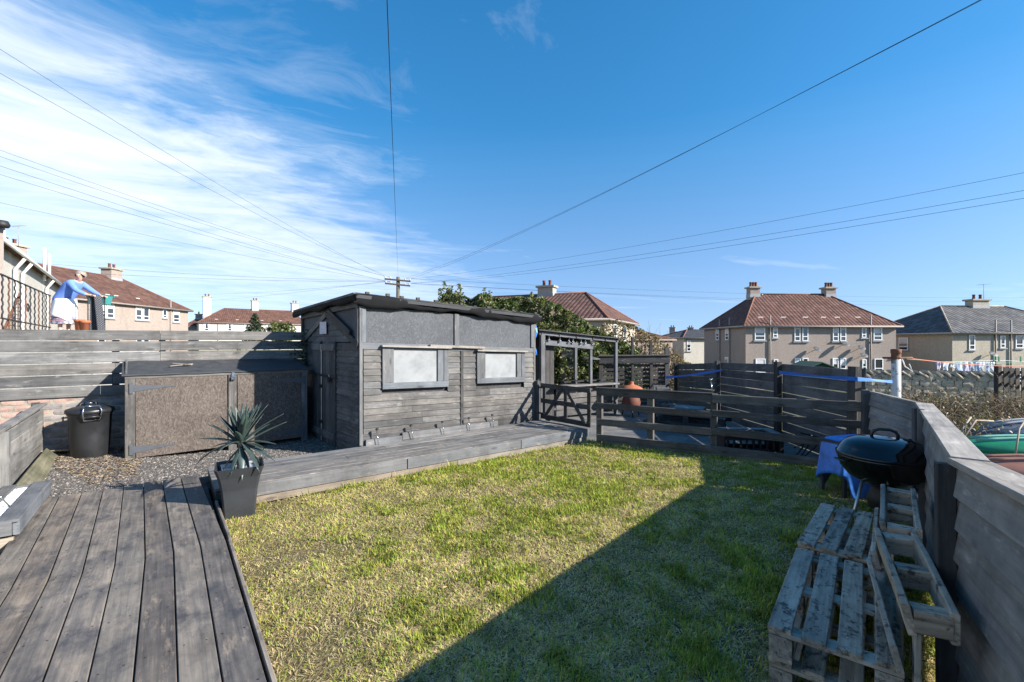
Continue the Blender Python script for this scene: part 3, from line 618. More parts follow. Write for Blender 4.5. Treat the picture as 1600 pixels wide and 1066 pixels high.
# dustbin
bc = V((-5.19, 5.67, .10))
bn = thing('dustbin', 'black plastic dustbin with domed lid and metal clip handles', 'dustbin', bc)
lathe('body', [(.170, 0), (.176, .02), (.192, .28), (.206, .55), (.216, .56), (.216, .585), (.206, .59)], MT['blackplastic'], bn, T(bc), 36)
ld = lathe('lid', [(.226, .575), (.232, .585), (.232, .612), (.220, .625), (.18, .640), (.10, .655), (.0, .660)], MT['blackplastic'], bn, T(bc), 36)
tube('lid_handle', [bc+V((-.075, 0, .655)), bc+V((-.07, 0, .70)), bc+V((.07, 0, .70)), bc+V((.075, 0, .655))], .010, MT['blackplastic'], ld, 8)
for sg, an in ((1, -.75), (-1, 2.35)):
    dv = V((math.cos(an), math.sin(an), 0)); sd = V((-dv.y, dv.x, 0))
    p = [bc+dv*.220+sd*.075+V((0, 0, .50)), bc+dv*.250+sd*.085+V((0, 0, .60)), bc+dv*.236+sd*.075+V((0, 0, .655)), bc+dv*.195+sd*.07+V((0, 0, .668)), bc+dv*.195-sd*.07+V((0, 0, .668)), bc+dv*.236-sd*.075+V((0, 0, .655)), bc+dv*.250-sd*.085+V((0, 0, .60)), bc+dv*.220-sd*.075+V((0, 0, .50)), bc+dv*.220+sd*.075+V((0, 0, .50))]
    tube('clip', p, .009, MT['chrome'], bn, 8)
    tube('handle', [bc+dv*.215+sd*.07+V((0, 0, .53)), bc+dv*.262+sd*.05+V((0, 0, .545)), bc+dv*.262-sd*.05+V((0, 0, .545)), bc+dv*.215-sd*.07+V((0, 0, .53))], .012, MT['blackplastic'], bn, 8)
# crumpled black netting squeezed beside the bin
vs = []; fs = []
for i in range(9):
    for j in range(10):
        t_ = i/8; s_ = j/9
        p = V((-4.93+.12*s_+rnd(-.014, .014), 5.80+.16*t_+.06*math.sin(5*s_)+rnd(-.02, .02), .07+.56*s_*(1-.25*abs(t_-.5))+rnd(-.015, .015)))
        vs.append(p-V((-4.9, 5.85, .06)))
for i in range(8):
    for j in range(9): a_ = i*10+j; fs.append((a_, a_+1, a_+11, a_+10))
o = mk('garden_netting', vs, fs, MT['blackplastic'], None, T((-4.9, 5.85, .06))); tag(o, 'crumpled black netting stuffed between dustbin and storage box', 'netting')
md = o.modifiers.new('thick', 'SOLIDIFY'); md.thickness = .03
o = plank('cardboard_sheet', V((-5.78, 5.60, .205)), V((-5.45, 5.72, .20)), (0, .2, 1), .012, .18, MT['kick'], None); tag(o, 'torn piece of brown card lying behind the dustbin', 'card')

# storage box
BO = V((-4.74, 5.64, 0)); BU = V((.7716, .6361, 0)); BV = V((-.6361, .7716, 0))
def bx(s, w, z): return V((BO.x+BU.x*s+BV.x*w, BO.y+BU.y*s+BV.y*w, z))
sb = thing('storage_box', 'long low storage box with two chipboard doors and sloping black felt lid', 'storage box', bx(1.05, .35, .05))
BL = 2.12
for (s0, s1) in ((.105, 1.075), (1.20, 2.02)):
    dr = plank('door', bx(s0, -.012, .595), bx(s1, -.012, .60), (0, 0, 1), .985, .022, MT['osb'], sb)
    for zz_ in (.21, .965):
        hs = s0 if s0 < 1 else s1; sgn = 1 if s0 < 1 else -1
        p0, p1 = bx(hs-.03*sgn, -.027, zz_), bx(hs+.40*sgn, -.027, zz_+.012)
        Mh = frame(p0, p1-p0, (0, 0, 1)); l = (p1-p0).length; h = .042
        mk('hinge', [(0, -.003, -h), (0, -.003, h), (l*.5, -.003, h*.5), (l, -.003, .006), (l, -.003, -.006), (l*.5, -.003, -h*.5),
                     (0, .003, -h), (0, .003, h), (l*.5, .003, h*.5), (l, .003, .006), (l, .003, -.006), (l*.5, .003, -h*.5)],
           [(0, 1, 2, 3, 4, 5), (11, 10, 9, 8, 7, 6)]+[(i, i+6, (i+1) % 6+6, (i+1) % 6) for i in range(6)], MT['hinge'], dr, Mh)
        box('hinge_plate', bx(hs-.045*sgn, -.03, zz_-.065), .035, .014, .13, MT['hinge'], dr, x=BU)
for s0, w_ in ((.05, .10), (1.138, .10), (2.07, .09)):
    plank('frame_post', bx(s0, -.008, .05), bx(s0, -.008, 1.09), BU, w_, .03, MT['siding'], sb)
plank('frame_rail', bx(.0, -.012, 1.108), bx(BL, -.012, 1.10), (0, 0, 1), .045, .035, MT['siding'], sb)
plank('side_panel', bx(.012, .02, .56), bx(.012, .72, .56), (0, 0, 1), 1.02, .02, MT['osb_grey'], sb)
plank('side_panel', bx(.012, .0, 1.10), bx(.012, .72, 1.245), (0, 0, 1), .10, .022, MT['siding'], sb)
plank('side_panel', bx(BL-.012, .02, .56), bx(BL-.012, .72, .56), (0, 0, 1), 1.02, .02, MT['osb_grey'], sb)
plank('back_panel', bx(0.03, .73, .62), bx(BL, .73, .62), (0, 0, 1), 1.2, .02, MT['osb_grey'], sb)
lid = []
nn = 15
vs = []; fs = []
for i in range(nn):
    for j, (w_, z_) in enumerate(((-.05, 1.122), (-.045, 1.135), (.36, 1.205), (.745, 1.275))):
        vs.append(bx(-.03+(BL+.05)*i/(nn-1), w_, z_+(.006*math.sin(i*1.3) if j > 1 else .003*math.sin(i*2.1))))
for i in range(nn-1):
    for j in range(3): a_ = i*4+j; fs.append((a_, a_+4, a_+5, a_+1))
c0 = bx(1, .3, 1.1); o = mk('lid', [v_-c0 for v_ in vs], fs, MT['felt'], sb, T(c0)); md = o.modifiers.new('t', 'SOLIDIFY'); md.thickness = .022
for s0, w0 in ((.05, .62), (.95, .62)): pass
box('padlock_hasp', bx(1.14, -.035, 1.035), .035, .012, .10, MT['chrome'], sb, x=BU, bev=.003)
box('padlock', bx(1.14, -.05, 1.01), .045, .02, .05, MT['chrome'], sb, x=BU, bev=.006)
o = plank('wood_offcut', bx(.46, .30, 1.215), bx(.72, .40, 1.232), (0, 0, 1), .010, .022, MT['kick']); tag(o, 'longer pale wood offcut lying on the black felt lid', 'offcut', 'pale offcuts on the box lid')
o = plank('wood_offcut', bx(.50, .44, 1.245), bx(.70, .27, 1.226), (0, 0, 1), .010, .02, MT['kick']); tag(o, 'short pale wood offcut crossing the longer one on the black lid', 'offcut', 'pale offcuts on the box lid')

# ---- potted yucca
pc = Yd(.525, 4.765, .004)
py_ = thing('potted_yucca', 'spiky blue green yucca in a tall tapered dark grey square pot', 'potted plant', pc)
rzp = math.atan2(.6, .8)-.12
def sqpot(name, prof, mat, parent, M):
    vs = []; fs = []; ns = 4; per = 12
    for (r, z) in prof:
        for s in range(4):
            for k in range(3):
                q = -math.pi/4*3+s*math.pi/2; q2 = q+math.pi/2; t_ = (.06, .5, .94)[k]
                x0, y0 = math.cos(q)*1.414, math.sin(q)*1.414; x1, y1 = math.cos(q2)*1.414, math.sin(q2)*1.414
                vs.append(((x0+(x1-x0)*t_)*r, (y0+(y1-y0)*t_)*r, z))
    for i in range(len(prof)-1):
        for j in range(12): fs.append((i*12+j, i*12+(j+1) % 12, (i+1)*12+(j+1) % 12, (i+1)*12+j))
    fs.append(tuple(range(11, -1, -1))); fs.append(tuple(range((len(prof)-1)*12, len(prof)*12)))
    return mk(name, vs, fs, mat, parent, M)
sqpot('pot', [(.118, 0), (.120, .01), (.128, .12), (.140, .25), (.160, .36), (.186, .44), (.188, .446), (.180, .446), (.165, .40), (.155, .37)], MT['pot'], py_, T(pc, rzp))
sqpot('inner_pot', [(.135, .372), (.14, .43), (.135, .43), (.132, .40)], MT['alu'], py_, T(pc, rzp+.1))
tube('trunk', [pc+V((0, 0, .38)), pc+V((.005, .0, .52)), pc+V((.012, 0, .645))], [.026, .022, .019], MT['kick'], py_, 9, origin=pc)
def yleaf(yaw, el, L, droop, w=.020, z0=.62):
    vs = []; fs = []; n_ = 7; p = V((.012, 0, z0)); ang = el; d_ = V((math.cos(yaw), math.sin(yaw), 0)); s_ = V((-d_.y, d_.x, 0))
    for i in range(n_+1):
        k = i/n_; ww = w*(.55+.9*k if k < .35 else (1.0*(1-((k-.35)/.65)**1.6)))+.0012
        up = V((0, 0, 1))*math.cos(ang)-d_*math.sin(ang)
        vs += [p-s_*ww+up*ww*.45, p.copy(), p+s_*ww+up*ww*.45]
        p = p+(d_*math.cos(ang)+V((0, 0, 1))*math.sin(ang))*(L/n_); ang -= droop/n_
    for i in range(n_):
        a_ = i*3; fs += [(a_, a_+1, a_+4, a_+3), (a_+1, a_+2, a_+5, a_+4)]
    o = mk('leaf', vs, fs, MT['yucca'], py_, T(pc), True); md = o.modifiers.new('t', 'SOLIDIFY'); md.thickness = .003
m, nt, b = newmat('yucca_leaf'); v, r = objcoord(nt); n1 = N(nt, 'ShaderNodeTexNoise', {'Vector': v, 'Scale': 14.0, 'Detail': 4.0})
setc(nt, b, mix(nt, mth(nt, 'MULTIPLY', r, .6), ramp(nt, n1.outputs[0], [(.3, (.020, .034, .033)), (.7, (.046, .072, .068))]), (.045, .07, .05)), .42, .5); MT['yucca'] = m
for (yw, el, L, dr) in ((10, 38, .46, .15), (25, 30, .42, .1), (-8, 8, .36, .3), (-15, -12, .40, .35), (190, -8, .42, .75), (200, 18, .33, .3), (168, 35, .36, .15), (175, 50, .34, .1),
                        (150, 58, .32, .1), (205, 42, .33, .2), (215, 60, .30, .1), (255, -62, .34, .25), (300, -50, .32, .3), (240, 5, .26, .9), (330, -35, .36, .3), (60, 60, .34, .05),
                        (90, 75, .36, .05), (120, 70, .34, .05), (270, 80, .33, .05), (0, 78, .37, .05), (310, 70, .33, .05), (230, 76, .34, .04), (40, 82, .36, .03), (180, 72, .35, .05), (345, 58, .31, .1),
                        (70, 30, .34, .3), (110, 25, .34, .4), (140, 10, .34, .4), (80, -5, .3, .6), (285, 40, .28, .3), (20, -20, .30, .4), (160, 5, .36, .5)):
    yleaf(R(yw)+rnd(-.1, .1), R(el), L*rnd(.92, 1.05), dr, .021+rnd(0, .006), .60+rnd(0, .05))
for k in range(16): yleaf(rnd(0, 6.28), R(rnd(48, 80)), rnd(.30, .40), rnd(.03, .2), .020+rnd(0, .006), .61+rnd(0, .05))
for k in range(6): yleaf(rnd(0, 6.28), R(rnd(-60, -20)), rnd(.22, .30), rnd(.2, .6), .017, .59)
# ivy climbing the corner of the fence
def leafcloud(n, cfun, size, pal, name, parent=None, M=None, mat='leaf', label=None, cat=None, kind=None, flat=0.0):
    c = cfun(n); n = len(c); nrm = rng.normal(size=(n, 3)); nrm[:, 2] += .5; nrm /= np.linalg.norm(nrm, axis=1, keepdims=True)
    a = np.cross(nrm, rng.normal(size=(n, 3))); a /= np.linalg.norm(a, axis=1, keepdims=True); b_ = np.cross(nrm, a)
    s = rng.uniform(size[0], size[1], (n, 1))
    vs = np.stack([c-a*s, c+b_*s*.55+nrm*s*.18, c+a*s, c-b_*s*.55+nrm*s*.18], 1)
    tr = (np.arange(n)[:, None, None]*4+np.array([[0, 1, 2], [0, 2, 3]])[None]).reshape(-1, 3); pal = np.array(pal)
    w = rng.integers(0, len(pal), n); cc = pal[w]*rng.uniform(.65, 1.3, (n, 1))
    o = np_mesh(name, vs.reshape(-1, 3), tr, MT[mat], np.repeat(cc, 4, 0), parent, M)
    if label: tag(o, label, cat)
    if kind: o['kind'] = kind
    return o
iv = thing('ivy_plant', 'dark ivy spilling over the end of the slatted fence beside the shed', 'ivy', wl(2.4, -.1, 1.1))
def ivc(n):
    t = rng.beta(1.2, 2.6, n); z = 1.15+.62*rng.random(n); tt = 2.52-.55*t*(1.1-np.abs(z-1.35)); o_ = -.03-.10*rng.random(n)
    return np.stack([-5.24+.809*tt-.588*o_, 6.24+.588*tt+.809*o_, z], -1)
leafcloud(420, ivc, (.018, .038), [(.03, .05, .02), (.05, .075, .03), (.02, .035, .018)], 'foliage', iv)
tube('stem', [wl(2.5, -.05, .7), wl(2.42, -.05, 1.2), wl(2.3, -.04, 1.6)], .012, MT['pole'], iv)
# ================================================================== THE SHED
SA = V((-1.965, 5.971, 0)); SU = V((.7535, .6575, 0)); SV = V((-.6575, .7535, 0)); SL, SW = 3.12, 2.35
def S(s, w, z): return V((SA.x+SU.x*s+SV.x*w, SA.y+SU.y*s+SV.y*w, z))
def SF(s, z, out=0.0): return S(s, -out, z-.030*s)                # front face, leaning a little downhill
sh = thing('timber_shed', 'large charcoal clapboard shed with two boarded windows and black sheet roof edge', 'shed', S(1.5, 1.1, .05))
# hidden carcass; dark panels added inside the boards to block light
def quadp(name, pts, mat, th=.02): return sheet(name, pts, mat, sh, th)
quadp('light_block_panel', [SF(0.02, .12, -.03), SF(SL-.02, .12, -.03), SF(SL-.02, 1.97, -.03), SF(.02, 2.02, -.03)], MT['dark'])
quadp('light_block_panel', [S(.03, SW-.02, .02), S(.03, .04, .02), S(.03, .04, 2.02), S(.03, SW-.02, 1.97)], MT['dark'])
quadp('back_wall', [S(SL, SW, .02), S(0, SW, .02), S(0, SW, 1.97), S(SL, SW, 1.84)], MT['siding'])
quadp('side_wall', [S(SL, .03, .05), S(SL, SW-.03, .05), S(SL, SW-.03, 1.84), S(SL, .03, 1.88)], MT['siding'])
# clapboards on the front
for r_ in range(13):
    z = .372+.0865*r_
    spans = [(.035, 1.555), (1.60, 3.085)]
    if .86 < z < 1.46: spans = [(.035, .285), (1.325, 1.555), (1.60, 1.85), (2.862, 3.085)]
    for (a_, b_) in spans:
        # photographed boards are butted at odd places
        cuts = [a_, b_]
        if b_-a_ > 1.2 and random.random() < .6: cuts = [a_, rnd(a_+.4, b_-.4), b_]
        for c0, c1 in zip(cuts, cuts[1:]):
            j = rnd(-.004, .004)
            plank('clapboard', SF(c0+.001, z+j, .012), SF(c1-.001, z+j+rnd(-.003, .003), .012), V((0, 0, 1))+SV*.14, .100, .014, MT['siding'], sh, .003, .0012)
# painted frame of the upper panels
for (a_, b_) in ((.06, 1.445), (1.525, 3.03)):
    za, zb = 2.015-.0135*a_, 2.015-.0135*b_
    quadp('upper_panel', [SF(a_, 1.49, .004), SF(b_, 1.49, .004), SF(b_, zb, .004), SF(a_, za, .004)], MT['osb_grey'], .012)
plank('band', SF(.0, 1.487, .014), SF(1.9, 1.487, .014), (0, 0, 1), .085, .02, MT['trim'], sh)
plank('band', SF(1.903, 1.482, .014), SF(3.12, 1.48, .014), (0, 0, 1), .075, .02, MT['trim'], sh)
for s_, w_ in ((.03, .075), (1.487, .085), (3.06, .07)):
    plank('upper_batten', SF(s_, 1.53, .016), SF(s_, 2.0, .016), SU, w_, .022, MT['trim'], sh)
plank('corner_post', SF(.0, .20, .012), SF(.0, 2.0, .012), SU, .045, .03, MT['trim'], sh)
plank('corner_post', SF(3.105, .22, .012), SF(3.105, 2.0, .012), SU, .05, .03, MT['siding'], sh)
plank('cover_strip', SF(1.578, .30, .022), SF(1.578, 1.445, .022), SU, .055, .022, MT['dark'], sh)
plank('skirting', SF(.05, .228, .05), SF(.56, .232, .05), (0, 0, 1), .085, .03, MT['fascia'], sh)
plank('skirting', SF(.566, .262, .052), SF(2.25, .285, .052), (0, 0, 1), .10, .032, MT['fascia'], sh)
plank('sill_beam', SF(.0, .26, .01), SF(3.1, .29, .01), (0, 0, 1), .16, .03, MT['dark'], sh)
plank('ledge', SF(1.0, 1.512, .055), SF(1.98, 1.502, .055), (0, 0, 1), .035, .05, MT['cap'], sh)
# boarded windows
for (s0, s1, z0, z1, sx) in ((.285, 1.325, .917, 1.487, 0), (1.85, 2.862, .945, 1.455, 0)):
    wn = plank('window', SF((s0+s1)/2-.02, (z0+z1)/2, .004), SF((s0+s1)/2+.02, (z0+z1)/2, .004), (0, 0, 1), z1-z0-.1, .01, MT['dark'], sh)
    wid = .165
    plank('window_board', SF(s0+wid-.01, (z0+z1)/2+.02, .018), SF(s1-wid-.01, (z0+z1)/2+.02, .018), (0, 0, 1), z1-z0-.1, .012, MT['board'], wn)
    for a_, b_ in ((s0, s0+wid), (s1-wid-.02, s1-.085), (s1-.08, s1)):
        plank('frame', SF((a_+b_)/2, z0+.085, .032), SF((a_+b_)/2, z1-.02, .032), SU, b_-a_, .03, MT['trim'], wn)
    plank('frame', SF(s0+.002, z0+.04, .034), SF(s1-.002, z0+.04, .034), (0, 0, 1), .085, .034, MT['trim'], wn)
    plank('drip_board', SF(s0-.02, z1+.004, .055), SF(s1+.03, z1+.002, .055), (0, 0, 1), .026, .075, MT['cap'], wn)
# gable end
def SG(w, z, out=0.0): return S(-out, w, z)
for r_ in range(17):
    z = .06+.0885*r_
    for (a_, b_) in ((.03, .775), (1.76, 2.33)):
        plank('clapboard', SG(a_, z+rnd(-.003, .003), .012), SG(b_, z+rnd(-.003, .003), .012), V((0, 0, 1))+SU*.14, .100, .014, MT['siding'], sh, .003, .001)
quadp('gable_panel', [SG(2.33, 1.54, .004), SG(.03, 1.54, .004), SG(.03, 2.04, .004), SG(2.33, 1.97, .004)], MT['osb_grey'], .012)
for r_ in range(5):
    z = 1.585+.083*r_; h = (z+.04-1.52)/(1.96-1.52); a_, b_ = .02+1.13*h, 2.28-1.10*h
    if b_-a_ > .12: plank('gable_board', SG(a_, z, .016), SG(b_, z, .016), V((0, 0, 1))+SU*.12, .094, .014, MT['siding'], sh, .003)
for (p, q_) in (((.0, 1.50), (1.17, 1.955)), ((2.29, 1.52), (1.14, 1.955))):
    plank('barge_board', SG(p[0], p[1], .034), SG(q_[0], q_[1], .034), (0, 0, 1), .085, .022, MT['dark'] if p[0] < 1 else MT['siding'], sh)
plank('barge_board', SG(.22, 1.66, .052), SG(1.02, 1.985, .052), (0, 0, 1), .07, .022, MT['dark'], sh)
plank('gable_batten', SG(.03, 1.53, .03), SG(.03, 2.02, .03), SV, .07, .022, MT['siding'], sh)
plank('gable_batten', SG(2.30, 1.53, .03), SG(2.30, 1.95, .03), SV, .07, .022, MT['dark'], sh)
plank('gable_batten', SG(.0, 2.03, .03), SG(2.33, 1.955, .03), (0, 0, 1), .08, .022, MT['siding'], sh)
dr = plank('door', SG(.79, .80, .01), SG(1.75, .80, .01), (0, 0, 1), 1.50, .02, MT['siding'], sh)
for k in range(8):
    w_ = .85+.121*k
    plank('door_plank', SG(w_, .05, .03), SG(w_, 1.545, .03), SV, .115, .018, MT['siding'], dr, .003)
for z in (.18, 1.46): plank('door_ledge', SG(.80, z, .048), SG(1.74, z, .048), (0, 0, 1), .10, .02, MT['siding'], dr)
plank('cover_strip', SG(1.315, .06, .052), SG(1.315, 1.53, .052), SV, .045, .012, MT['alu'], dr)
for z in (1.50, .85, .32): box('hinge_bracket', SG(1.315, z, .06), .06, .02, .05, MT['iron'], dr, x=SV)
plank('lock_bar', SG(.70, 1.03, .062), SG(1.85, 1.05, .062), (0, 0, 1), .035, .012, MT['iron'], dr)
box('padlock', SG(.93, .955, .075), .06, .03, .075, MT['iron'], dr, x=SV)
tube('padlock_shackle', [SG(.91, 1.025, .075), SG(.91, 1.06, .075), SG(.95, 1.06, .075), SG(.95, 1.025, .075)], .006, MT['chrome'], dr)
o = sheet('paper_notice', [SG(1.385, 1.655, .052), SG(1.10, 1.655, .052), SG(1.11, 1.835, .052), SG(1.38, 1.84, .052)], MT['paper'], sh, .003)
# roof
def roofz(s, w): return 2.135-.048*s-.040*w
rp = [(-.10, -.09), (3.22, -.09), (3.22, 2.52), (-.10, 2.52)]
rf = sheet('roof', [S(s, w, roofz(s, w)) for s, w in rp], MT['felt'], sh, .045)
# sheet hanging in a roll over the front edge
ns = 70; prof = [(.0, .014), (.045, .011), (.058, -.006), (.063, -.045), (.058, -.085), (.050, -.112), (.036, -.118), (.02, -.08)]
vs = []; fs = []
for i in range(ns):
    s = -.11+3.35*i/(ns-1); a1 = .018*math.sin(s*2.6+1)+.010*math.sin(s*7.1)+.006*math.sin(s*17); a2 = .014*math.sin(s*4.3)+rnd(-.005, .005)
    for (o_, dz) in prof: vs.append(S(s, -.02-o_*(1+a2*5)-a2, roofz(s, -.09)+dz*(1+a1*(14 if dz < -.06 else 4))+a1*.35))
n_ = len(prof)
for i in range(ns-1):
    for j in range(n_-1): fs.append((i*n_+j, i*n_+j+1, (i+1)*n_+j+1, (i+1)*n_+j))
fs.append(tuple(range(n_))); fs.append(tuple(range((ns-1)*n_+n_-1, (ns-1)*n_-1, -1)))
c0 = S(1.5, 0, 2); mk('roof_sheet', [p-c0 for p in vs], fs, MT['felt_roll'], rf, T(c0), True)
vs = []; fs = []
for i in range(30):
    w = -.12+2.68*i/29
    for (o_, dz) in ((.0, .014), (.035, .006), (.042, -.03), (.036, -.075), (.02, -.082)): vs.append(S(-.07-o_, w, roofz(-.1, w)+dz*(1+.25*math.sin(w*6))+.006*math.sin(w*9)))
for i in range(29):
    for j in range(4): fs.append((i*5+j, (i+1)*5+j, (i+1)*5+j+1, i*5+j+1))
o = mk('roof_sheet', [p-c0 for p in vs], fs, MT['felt_roll'], rf, T(c0), True); o.modifiers.new('t', 'SOLIDIFY').thickness = .012
plank('roof_batten', S(-.08, -.03, roofz(-.1, 0)+.02), S(3.2, -.03, roofz(3.2, 0)+.02), (0, 0, 1), .025, .04, MT['dark'], rf)
plank('roof_batten', S(-.09, -.05, roofz(-.1, 0)+.012), S(-.09, 2.5, roofz(-.1, 2.5)+.012), (0, 0, 1), .035, .05, MT['siding'], rf)
for k in range(13): box('batten_clip', S(.12+.245*k+rnd(-.05, .05), -.04, roofz(.12+.245*k, 0)+.028), .05, .035, .022+rnd(0, .018), MT['iron'], rf, x=SU)
# spike lights along the shed
for s_, nm in ((.18, 'first from the shed corner'), (.69, 'second from the shed corner'), (1.19, 'third from the shed corner, left of the wall batten'), (1.65, 'just right of the wall batten'), (2.11, 'rightmost, below the small window')):
    b0 = SF(s_+.02, .225+.005*s_*0, .10); b0.z = SZ
    spike_light(b0, b0+SU*rnd(-.05, -.01)-SV*.02+V((0, 0, .20+rnd(0, .03))), 'solar spike light along the shed, '+nm, 'solar lights along the shed')
# blue tarp scrap on the far corner
vs = []; fs = []
for i in range(8):
    for j in range(4): vs.append((rnd(-.01, .01)+.07*j/3*(.6+.4*math.sin(i)), rnd(-.02, .02), -.55*i/7))
for i in range(7):
    for j in range(3): a_ = i*4+j; fs.append((a_, a_+1, a_+5, a_+4))
o = mk('tarp_scrap', vs, fs, MT['tarp'], None, frame(SF(3.14, 1.95, -.02), SU, (0, 0, 1))); o.modifiers.new('t', 'SOLIDIFY').thickness = .006; tag(o, 'torn strip of blue tarpaulin hanging from the shed roof corner', 'tarpaulin')

# ================================================================== RAIL FENCE AND GATE
rfn = thing('rail_fence', 'brown grey four rail timber fence along the far edge of the lawn', 'fence', RAIL0)
rd = (RAIL1-RAIL0).normalized(); rn = V((rd.y, -rd.x, 0)); RLn = (RAIL1-RAIL0).length
def rp_(t, z, off=0): return RAIL0+rd*t+rn*off+V((0, 0, z))
for z, w_ in ((.775, .115), (.57, .088), (.335, .095), (.085, .10)):
    t0 = 0.02
    for t1 in (1.62, RLn+.02):
        plank('rail', rp_(t0, z+rnd(-.012, .012), .035), rp_(t1, z+rnd(-.012, .012)-.01*(t1 > 2), .035), (0, 0, 1), w_, .032, MT['rail'], rfn, .005, .003); t0 = t1+.004
plank('top_rail', rp_(0, .842, .03), rp_(1.63, .842, .03), (0, 0, 1), .018, .075, MT['rail'], rfn)
for t in (.04, .80, 1.64, RLn-.06): plank('post', rp_(t, -.05, -.03), rp_(t, .835, -.03), rd, .085, .085, MT['rail'], rfn)
plank('post', rp_(RLn-.02, -.05, -.12), rp_(RLn+.02, 1.22, -.18), rd, .15, .05, MT['dark'], rfn)
plank('soil_board', rp_(.1, .005, .03), rp_(RLn, .0, .03), (0, 0, 1), .07, .04, MT['mossy'], rfn)
tube('glass_holder', [rp_(1.63, .84, .03), rp_(1.61, 1.0, .03)], .006, MT['chrome'], rfn); lathe('glass_cup', [(.008, 0), (.022, .035), (.022, .04)], MT['chrome'], rfn, T(rp_(1.61, 1.0, .03)), 10)
GA, GB = V((.50, 7.93, 0)), V((1.215, 7.13, 0)); gd = (GB-GA).normalized(); gl = (GB-GA).length; gn = V((gd.y, -gd.x, 0))*-1
gt = thing('garden_gate', 'low dark timber gate with three rails and slanting braces beside the shed', 'gate', GA)
def gp(t, z, off=0): return GA+gd*t+gn*off+V((0, 0, z))
for z, w_ in ((.79, .075), (.53, .075), (.26, .08)): plank('rail', gp(.0, z), gp(gl, z-.01), (0, 0, 1), w_, .026, MT['dark'], gt)
for t in (.05, gl*.5, gl-.05): plank('stile', gp(t, .23, .026), gp(t, .82, .026), gd, .07, .022, MT['dark'], gt)
plank('brace', gp(.12, .27, -.026), gp(gl*.5-.03, .76, -.026), (0, 0, 1), .06, .022, MT['dark'], gt)
plank('brace', gp(gl*.5+.06, .76, -.026), gp(gl-.08, .25, -.026), (0, 0, 1), .06, .022, MT['dark'], gt)
plank('gate_post', gp(-.09, .15), gp(-.09, .86), gd, .09, .08, MT['dark'], gt)
for z in (.30, .74): box('hinge', gp(.02, z, -.03), .16, .008, .03, MT['iron'], gt, x=gd)
o = plank('loose_batten', gp(-.22, .20, -.05), gp(-.13, .55, -.02), gd, .04, .02, MT['dark']); tag(o, 'short dark batten propped at the shed corner by the gate', 'batten')

# ================================================================== PERGOLA, SCREEN, PATIO THINGS
pg = thing('bar_shelter', 'small open timber bar shelter with sloping roof behind the gate', 'shelter', (1.4, 9.6, 0))
PA, PB = V((.56, 8.9, 0)), V((2.24, 9.86, 0)); pd = (PB-PA).normalized(); pv = V((-pd.y, pd.x, 0)); pl = (PB-PA).length
def pp(t, w, z): return PA+pd*t+pv*w+V((0, 0, z))
pz = lambda t: 1.735-.078*t
plank('post', pp(.03, 0, 0), pp(.03, 0, pz(0)-.03), pd, .10, .07, MT['trim'], pg)
plank('post', pp(pl-.03, 0, 0), pp(pl-.03, 0, pz(pl)-.02), pd, .065, .065, MT['trim'], pg)
plank('post', pp(1.22, .0, .55), pp(1.22, .0, pz(1.22)-.02), pd, .06, .06, MT['trim'], pg)
plank('post', pp(.05, 1.4, 0), pp(.05, 1.4, pz(0)), pd, .08, .08, MT['dark'], pg)
plank('post', pp(pl-.03, 1.4, 0), pp(pl-.03, 1.4, pz(pl)), pd, .07, .07, MT['trim'], pg)
plank('beam', pp(-.05, -.02, pz(0)-.03), pp(pl+.02, -.02, pz(pl)-.03), (0, 0, 1), .07, .03, MT['trim'], pg)
plank('beam', pp(.08, -.03, pz(0)-.215), pp(1.26, -.03, pz(1.26)-.21), (0, 0, 1), .10, .026, MT['trim'], pg)
plank('beam', pp(0, 1.4, pz(0)-.05), pp(pl, 1.4, pz(pl)-.05), (0, 0, 1), .08, .04, MT['dark'], pg)
for t in (.0, .42, .84, 1.26, 1.6, pl-.03): plank('joist', pp(t, -.05, pz(t)-.02), pp(t, 1.45, pz(t)-.02), (0, 0, 1), .06, .035, MT['dark'], pg)
sheet('roof', [pp(-.1, -.10, pz(-.1)+.03), pp(pl+.05, -.10, pz(pl)+.03), pp(pl+.05, 1.5, pz(pl)+.03), pp(-.1, 1.5, pz(-.1)+.03)], MT['dark'], pg, .02)
for k in range(8): plank('back_board', pp(.06+.105*k, 1.34, .05), pp(.06+.105*k, 1.34, 1.6), pd, .10, .02, MT['dark'], pg)
for k in range(0): plank('roof_slat', pp(1.3, .05+.33*k, pz(1.3)+.02), pp(pl, .05+.33*k, pz(pl)+.02), (0, 0, 1), .02, .12, MT['dark'], pg)
for k in range(3): plank('side_board', pp(.12+.10*k, .10, .05), pp(.12+.10*k, .10, 1.5), pd, .098, .02, MT['dark'], pg)
plank('counter', pp(.35, -.02, .655), pp(1.9, -.02, .65), (0, 0, 1), .035, .22, MT['deck_blue'], pg)
plank('counter', pp(.75, .35, .70), pp(1.88, .35, .70), (0, 0, 1), .03, .16, MT['dark'], pg)
for k in range(5): plank('counter_board', pp(.40, .06, .10+.115*k), pp(1.85, .06, .10+.115*k), (0, 0, 1), .10, .02, MT['siding'], pg)
fl = thing('festoon_lights', 'string of clear bulbs hanging along the shelter roof edge', 'string lights', pp(.1, -.06, 1.66))
ts = [.14, .40, .62, .72, .92, 1.03, 1.24]
tube('cable', [pp(t, -.06, pz(t)-.065-.012*(i % 2)) for i, t in enumerate(np.linspace(.08, 1.36, 15))], .004, MT['wire'], fl)
for t in ts:
    p = pp(t, -.065, pz(t)-.085)
    bl_ = lathe('bulb_socket', [(.012, 0), (.014, -.03), (.012, -.035)], MT['blackplastic'], fl, T(p), 8)
    lathe('bulb', [(.011, -.033), (.024, -.055), (.028, -.075), (.018, -.095), (.0, -.102)], MT['bulb'], bl_, T(p), 10)
